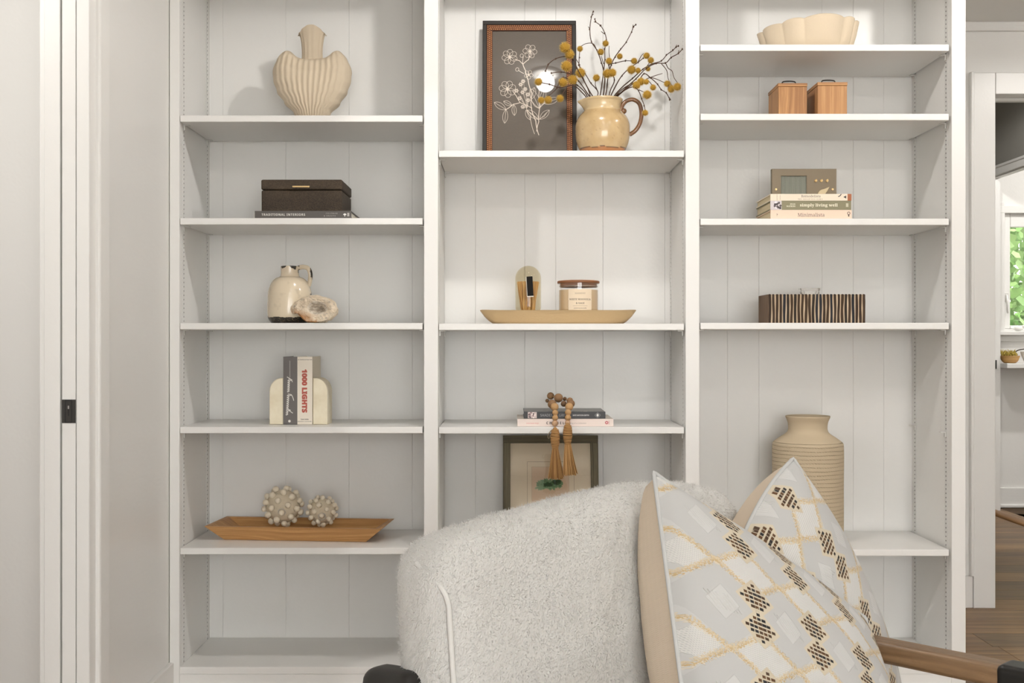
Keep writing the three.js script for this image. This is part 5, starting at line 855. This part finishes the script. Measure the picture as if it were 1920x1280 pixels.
{
  const c = thing('lounge_chair', 'white fleece lounge chair with wooden arms in front of the bookcase', 'chair', [CH.x, 0, CH.z], CH.turn);
  const W = 0.672, Hh = 0.44, T = 0.125, tilt = 0.1;
  const crestPts = [[0, 0.004], [0.05, 0.011], [0.13, 0.018], [0.23, 0.026], [0.45, 0.038], [0.66, 0.045], [0.8, 0.037], [0.92, 0.02], [1, 0.006]];
  const crest = (t) => { for (let i = 0; i + 1 < crestPts.length; i++) if (t <= crestPts[i + 1][0]) return lerp(crestPts[i][1], crestPts[i + 1][1], sm(clamp((t - crestPts[i][0]) / (crestPts[i + 1][0] - crestPts[i][0]))) * 0.5 + 0.5 * clamp((t - crestPts[i][0]) / (crestPts[i + 1][0] - crestPts[i][0]))); return 0.006; };
  const bg = softBox(W, Hh, T, 0.052, 64, 44, 14, (v) => {
    const k = clamp((v.y + Hh / 2) / Hh), n = fbm3(v.x * 9 + 7, v.y * 9 + 7, v.z * 9 + 7, 3) - 0.5, f = fbm3(v.x * 45 + 7, v.y * 45 + 7, v.z * 45, 9) - 0.5;
    v.y += k * crest(v.x / W + 0.5) + n * 0.004; v.z += n * 0.012 + f * 0.0035 + 0.012 * (1 - Math.pow(v.x / (W / 2), 2)) * Math.sin(k * Math.PI) * Math.sign(v.z); v.x += f * 0.003;
  });
  bg.translate(0, 0.4 + Hh / 2 - 0.045, -T / 2);
  const tiltBack = (g) => g.translate(0, -0.8, 0).rotateX(-tilt).translate(0, 0.8, 0);
  const back = mesh('back_cushion', wrapUV(tiltBack(bg), W), fleece, c);
  { // short fleece fibres over the cushion
    const src = bg.attributes.position, nor = bg.attributes.normal, ix = bg.index.array, nt = ix.length / 3, N = 70000;
    const fg = new THREE.ConeGeometry(0.00042, 0.0062, 3, 1, true).translate(0, 0.0028, 0), im = new THREE.InstancedMesh(fg, std('#d0cecb', 1.0), N);
    const cum = []; let tot = 0; const a = V(0, 0, 0), b2 = V(0, 0, 0), d = V(0, 0, 0), na = V(0, 0, 0), q = new THREE.Quaternion(), m4 = new THREE.Matrix4();
    for (let i = 0; i < nt; i++) { a.fromBufferAttribute(src, ix[3 * i]); b2.fromBufferAttribute(src, ix[3 * i + 1]).sub(a); d.fromBufferAttribute(src, ix[3 * i + 2]).sub(a); tot += b2.cross(d).length(); cum.push(tot); }
    for (let i = 0; i < N; i++) {
      const r = rnd() * tot; let lo = 0, hi = nt - 1; while (lo < hi) { const mid = (lo + hi) >> 1; if (cum[mid] < r) lo = mid + 1; else hi = mid; }
      let u = rnd(), v = rnd(); if (u + v > 1) { u = 1 - u; v = 1 - v; }
      a.fromBufferAttribute(src, ix[3 * lo]); b2.fromBufferAttribute(src, ix[3 * lo + 1]).sub(a); d.fromBufferAttribute(src, ix[3 * lo + 2]).sub(a); a.addScaledVector(b2, u).addScaledVector(d, v);
      na.fromBufferAttribute(nor, ix[3 * lo]); const w = noise3(a.x * 22 + 5, a.y * 22 + 5, a.z * 22 + 5, 6) * 6.28;
      na.multiplyScalar(0.55).add(V(Math.cos(w) * 0.5 + rr(-0.5, 0.5), Math.sin(w) * 0.4 + rr(-0.5, 0.4), rr(-0.5, 0.5))).normalize();
      q.setFromUnitVectors(V(0, 1, 0), na); m4.compose(a, q, V(1, rr(0.6, 1.2), 1)); im.setMatrixAt(i, m4);
    }
    im.name = 'fleece_fibres'; im.userData.kind = 'stuff'; im.castShadow = im.receiveShadow = true; back.add(im);
  }
  // welt along the left and right front edges
  const welt = (sx) => tiltBack(tube(Array.from({ length: 24 }, (_, i) => { const k = i / 23; const e = Math.max(0, k - 0.88) / 0.12; return [sx * (W / 2 - 0.014 + 0.006 * e), 0.4 + 0.376 * k, -0.011 - 0.05 * Math.pow(e, 1.6)]; }), 0.0036, 60, 8));
  const weltMat = std('#cfcecb', 0.95); mesh('welt', welt(-1), weltMat, back); mesh('welt', welt(1), weltMat, back);
  mesh('seat_cushion', uvm(softBox(0.62, 0.12, 0.56, 0.045, 40, 10, 36, (v) => { const n = fbm3(v.x * 9, v.y * 9, v.z * 9, 5) - 0.5; v.y += n * 0.008 + (v.y > 0 ? 0.012 * (1 - Math.pow(v.x / 0.31, 2)) : 0); }).translate(0, 0.27, 0.27), 'x'), std('#dcd7cd', 0.95), c);
  const oak = phys('#ffffff', 0.42, { map: woodTex([112, 86, 60], [150, 120, 88], 161), bumpMap: rep(grainBump, 4, 4), bumpScale: 0.0003 });
  for (const sx of [-1, 1]) {
    const x = sx * 0.355;
    const arm = mesh('arm', uvm(rspan(x - 0.024, x + 0.024, 0.568, 0.6, -0.16, 0.62, 0.012, 4), 'z'), oak, c);
    mesh('arm_sleeve', rspan(x - 0.0265, x + 0.0265, 0.5655, 0.6025, 0.4, 0.58, 0.012, 4), M.blackMetal, arm);
    mesh('leg', uvm(new THREE.CylinderGeometry(0.02, 0.014, 0.58, 16).rotateX(-0.06).translate(x, 0.288, 0.5), 'y'), oak, c);
    mesh('leg', uvm(new THREE.CylinderGeometry(0.02, 0.014, 0.6, 16).rotateX(0.14).translate(x, 0.299, -0.14), 'y'), oak, c);
    mesh('rear_cap', tiltBack(softBox(0.055, 0.11, 0.1, 0.02, 10, 12, 12).translate(x - sx * 0.02, 0.588, -0.105)), std('#1f1d1b', 0.45), c);
  }
  mesh('seat_rail', uvm(merge([rspan(-0.33, 0.33, 0.165, 0.207, 0.47, 0.5, 0.006, 2), rspan(-0.33, 0.33, 0.165, 0.207, -0.1, -0.07, 0.006, 2), rspan(-0.35, -0.325, 0.165, 0.207, -0.12, 0.52, 0.006, 2), rspan(0.325, 0.35, 0.165, 0.207, -0.12, 0.52, 0.006, 2)]), 'x'), oak, c);
  mesh('back_rail', uvm(rspan(-0.33, 0.33, 0.44, 0.5, -0.175, -0.145, 0.008, 2), 'x'), oak, c);
}
// ---------- patterned cushions ----------
const patternDraw = (bump) => (c, W, H) => {
  // lattice: columns U apart, rows V apart, a dark double diamond at each node and a pale stitched patch between nodes
  const nu = 4.25, nv = 3.4, U = W / nu, Vv = H / nv;
  const col = bump ? { bg: '#606060', gold: '#a8a8a8', patch: '#909090', patch2: '#c8c8c8', dark: ['#e0e0e0', '#d0d0d0'], pale: '#707070' } : { bg: '#b9b9b8', gold: '#c9b595', patch: '#c3c3c2', patch2: '#d3d2cf', dark: ['#4a3728', '#2b2a2c', '#5e432c'], pale: '#c0c0bf' };
  c.fillStyle = col.bg; c.fillRect(0, 0, W, H);
  for (let i = -1; i < 6; i++) for (let j = -1; j < 5; j++) {
    const x = (i + 0.02) * U, y = (j + 0.42) * Vv, cy = y + Vv / 2;
    // broad pale diamond field
    c.fillStyle = col.pale; c.beginPath(); c.moveTo(x, y + Vv * 0.12); c.lineTo(x + U * 0.46, cy); c.lineTo(x, y + Vv * 0.88); c.lineTo(x - U * 0.46, cy); c.fill();
    // stitched patch
    c.save(); c.beginPath(); c.moveTo(x - U * 0.4, cy); c.lineTo(x - U * 0.16, cy - Vv * 0.2); c.lineTo(x, cy - Vv * 0.1); c.lineTo(x + U * 0.16, cy - Vv * 0.2); c.lineTo(x + U * 0.4, cy); c.lineTo(x + U * 0.14, cy + Vv * 0.22); c.lineTo(x, cy + Vv * 0.14); c.lineTo(x - U * 0.14, cy + Vv * 0.22); c.closePath(); c.clip(); c.fillStyle = col.patch; c.fillRect(x - U / 2, cy - Vv / 2, U, Vv); c.strokeStyle = col.patch2; c.lineWidth = 3; for (let k = -30; k < 30; k++) { c.beginPath(); c.moveTo(x + k * 7 - 60, cy - 90); c.lineTo(x + k * 7 + 60, cy + 90); c.stroke(); c.beginPath(); c.moveTo(x - 160, cy + k * 8); c.lineTo(x + 160, cy + k * 8); c.stroke(); } c.restore();
    // small faint patch between the columns
    c.fillStyle = col.patch; c.beginPath(); c.moveTo(x + U * 0.5, y - Vv * 0.2); c.lineTo(x + U * 0.72, y); c.lineTo(x + U * 0.5, y + Vv * 0.2); c.lineTo(x + U * 0.28, y); c.fill(); c.strokeStyle = col.patch2; c.lineWidth = 2; for (let k = -3; k < 4; k++) { c.beginPath(); c.moveTo(x + U * (0.5 + k * 0.05 - 0.08), y - Vv * 0.09); c.lineTo(x + U * (0.5 + k * 0.05 + 0.08), y + Vv * 0.09); c.stroke(); }
    // gold tufted outline
    const tuft = (x0, y0, x1, y1, wd) => { const n = Math.ceil(Math.hypot(x1 - x0, y1 - y0) / 3); for (let k = 0; k <= n; k++) for (let r = 0; r < 6; r++) { const h1 = hash(k + i * 77, r + j * 31, Math.round(x0)), h2 = hash(k, r + i, Math.round(y0)); c.globalAlpha = bump ? 0.8 : 0.5 + 0.5 * h1; c.fillStyle = bump ? (h1 > 0.5 ? '#c0c0c0' : '#909090') : ['#cfc0a4', '#c4ad86', '#bda379', '#d2c8b6'][Math.floor(h2 * 4)]; c.fillRect(lerp(x0, x1, k / n) + (h1 - 0.5) * wd * 2, lerp(y0, y1, k / n) + (h2 - 0.5) * wd * 2, 5, 4); } c.globalAlpha = 1; };
    tuft(x, y + Vv * 0.24, x + U * 0.5, cy + Vv * 0.02, 13); tuft(x, y + Vv * 0.24, x - U * 0.5, cy + Vv * 0.02, 13); tuft(x + U * 0.5, cy, x, y + Vv * 0.78, 13); tuft(x - U * 0.5, cy, x, y + Vv * 0.78, 13);
  }
  for (let i = 1; i < 6; i++) for (let j = -1; j < 5; j++) {
    const x = (i + 0.02) * U, y = (j + 0.42) * Vv;
    for (const s of [-1, 1]) {
      const yc = y + s * Vv * 0.17, hw = U * 0.22, hh = Vv * 0.18;
      if (!bump) { c.fillStyle = '#c8bda8'; c.beginPath(); c.moveTo(x, yc - hh * 1.3); c.lineTo(x + hw * 1.35, yc); c.lineTo(x, yc + hh * 1.3); c.lineTo(x - hw * 1.35, yc); c.fill(); }
      const rows = 7; for (let r = 0; r < rows; r++) { const k = 1 - Math.abs((r + 0.5) / rows * 2 - 1), n = Math.max(1, Math.round(k * 7)), yy = yc - hh + (r + 0.5) / rows * hh * 2; for (let q = 0; q < n; q++) { c.fillStyle = col.dark[Math.floor(hash(i * 13 + q, j * 7 + r, s) * col.dark.length)]; c.fillRect(x + (q - (n - 1) / 2) * hw * 0.3 - 8, yy - 6, 13 + 5 * hash(q, r, 5), 11); } }
    }
  }
};
const cushTex = canvasTex(1200, 1200, patternDraw(false)), cushBump = canvasTex(1200, 1200, patternDraw(true), false);
const cushFront = std('#ffffff', 0.92, { map: cushTex, bumpMap: cushBump, bumpScale: 0.0022 });
const cushBack = std('#d6c6b2', 0.92, { bumpMap: rep(weaveBump, 10, 10), bumpScale: 0.0004 });
const pipingMat = std('#bcbdbc', 0.85);
function cushion(label, A, B, D, E, front, back, turnPattern, pull) {   // corners: A top left, B top right, D bottom left, E bottom right
  const base = V(0, 0, 0).add(A).add(B).add(D).add(E).multiplyScalar(0.25);
  const o = thing('cushion', label, 'cushion', base.toArray());
  const n = B.clone().sub(A).cross(D.clone().sub(A)).normalize().negate();
  const at = (u, v, h) => {
    const a = u * 2 - 1, b = v * 2 - 1, pu = u - pull * a * (1 - b * b) * Math.abs(a), pv = v - pull * b * (1 - a * a) * Math.abs(b);
    const p = A.clone().multiplyScalar((1 - pu) * (1 - pv)).addScaledVector(B, pu * (1 - pv)).addScaledVector(D, (1 - pu) * pv).addScaledVector(E, pu * pv);
    const k = Math.pow(Math.max(0, (1 - Math.pow(Math.abs(a), 2.4)) * (1 - Math.pow(Math.abs(b), 2.4))), h < 0 ? 0.32 : 0.55), w = h ? (fbm3(u * 5 + 3, v * 5 + 3, 1, 4) - 0.5) * 0.012 * k : 0;
    return p.addScaledVector(n, h * k + w).sub(base);
  };
  const N = 56, f = grid(N, N, (u, v) => at(u, v, front).toArray(), true), g = grid(N, N, (u, v) => at(u, v, -back).toArray(), false), uv = f.attributes.uv;
  for (let i = 0; i < uv.count; i++) { const u = uv.getX(i), v = uv.getY(i); if (turnPattern) uv.setXY(i, v, u); else uv.setXY(i, u, 1 - v); }
  mesh('front_cover', f, cushFront, o); mesh('back_cover', g, cushBack, o);
  const loop = []; for (let i = 0; i < 40; i++) loop.push(at(i / 40, 0, 0)); for (let i = 0; i < 40; i++) loop.push(at(1, i / 40, 0)); for (let i = 0; i < 40; i++) loop.push(at(1 - i / 40, 1, 0)); for (let i = 0; i < 40; i++) loop.push(at(0, 1 - i / 40, 0));
  mesh('piping', tube(loop, 0.0032, 320, 8, true), pipingMat, o);
  return o;
}
const px3 = (px, py, d) => V((px - 960) / F * d, EYE + (640 - py) / F * d, DIST - d);
cushion('patterned cushion with piped edge leaning on the white fleece back', px3(1226, 886, 1.6), px3(1622, 1158, 1.72), px3(1302, 1470, 1.42), V(0.56, 0.345, 1.66), 0.075, 0.14, false, 0.0);
cushion('patterned cushion standing on its corner by the wooden arm', px3(1487, 860, 1.84), px3(1692, 1300, 1.84), px3(1325, 1220, 1.62), V(0.44, 0.36, 1.56), 0.07, 0.12, true, -0.075);

scene.add(camera);
renderer.render(scene, camera);
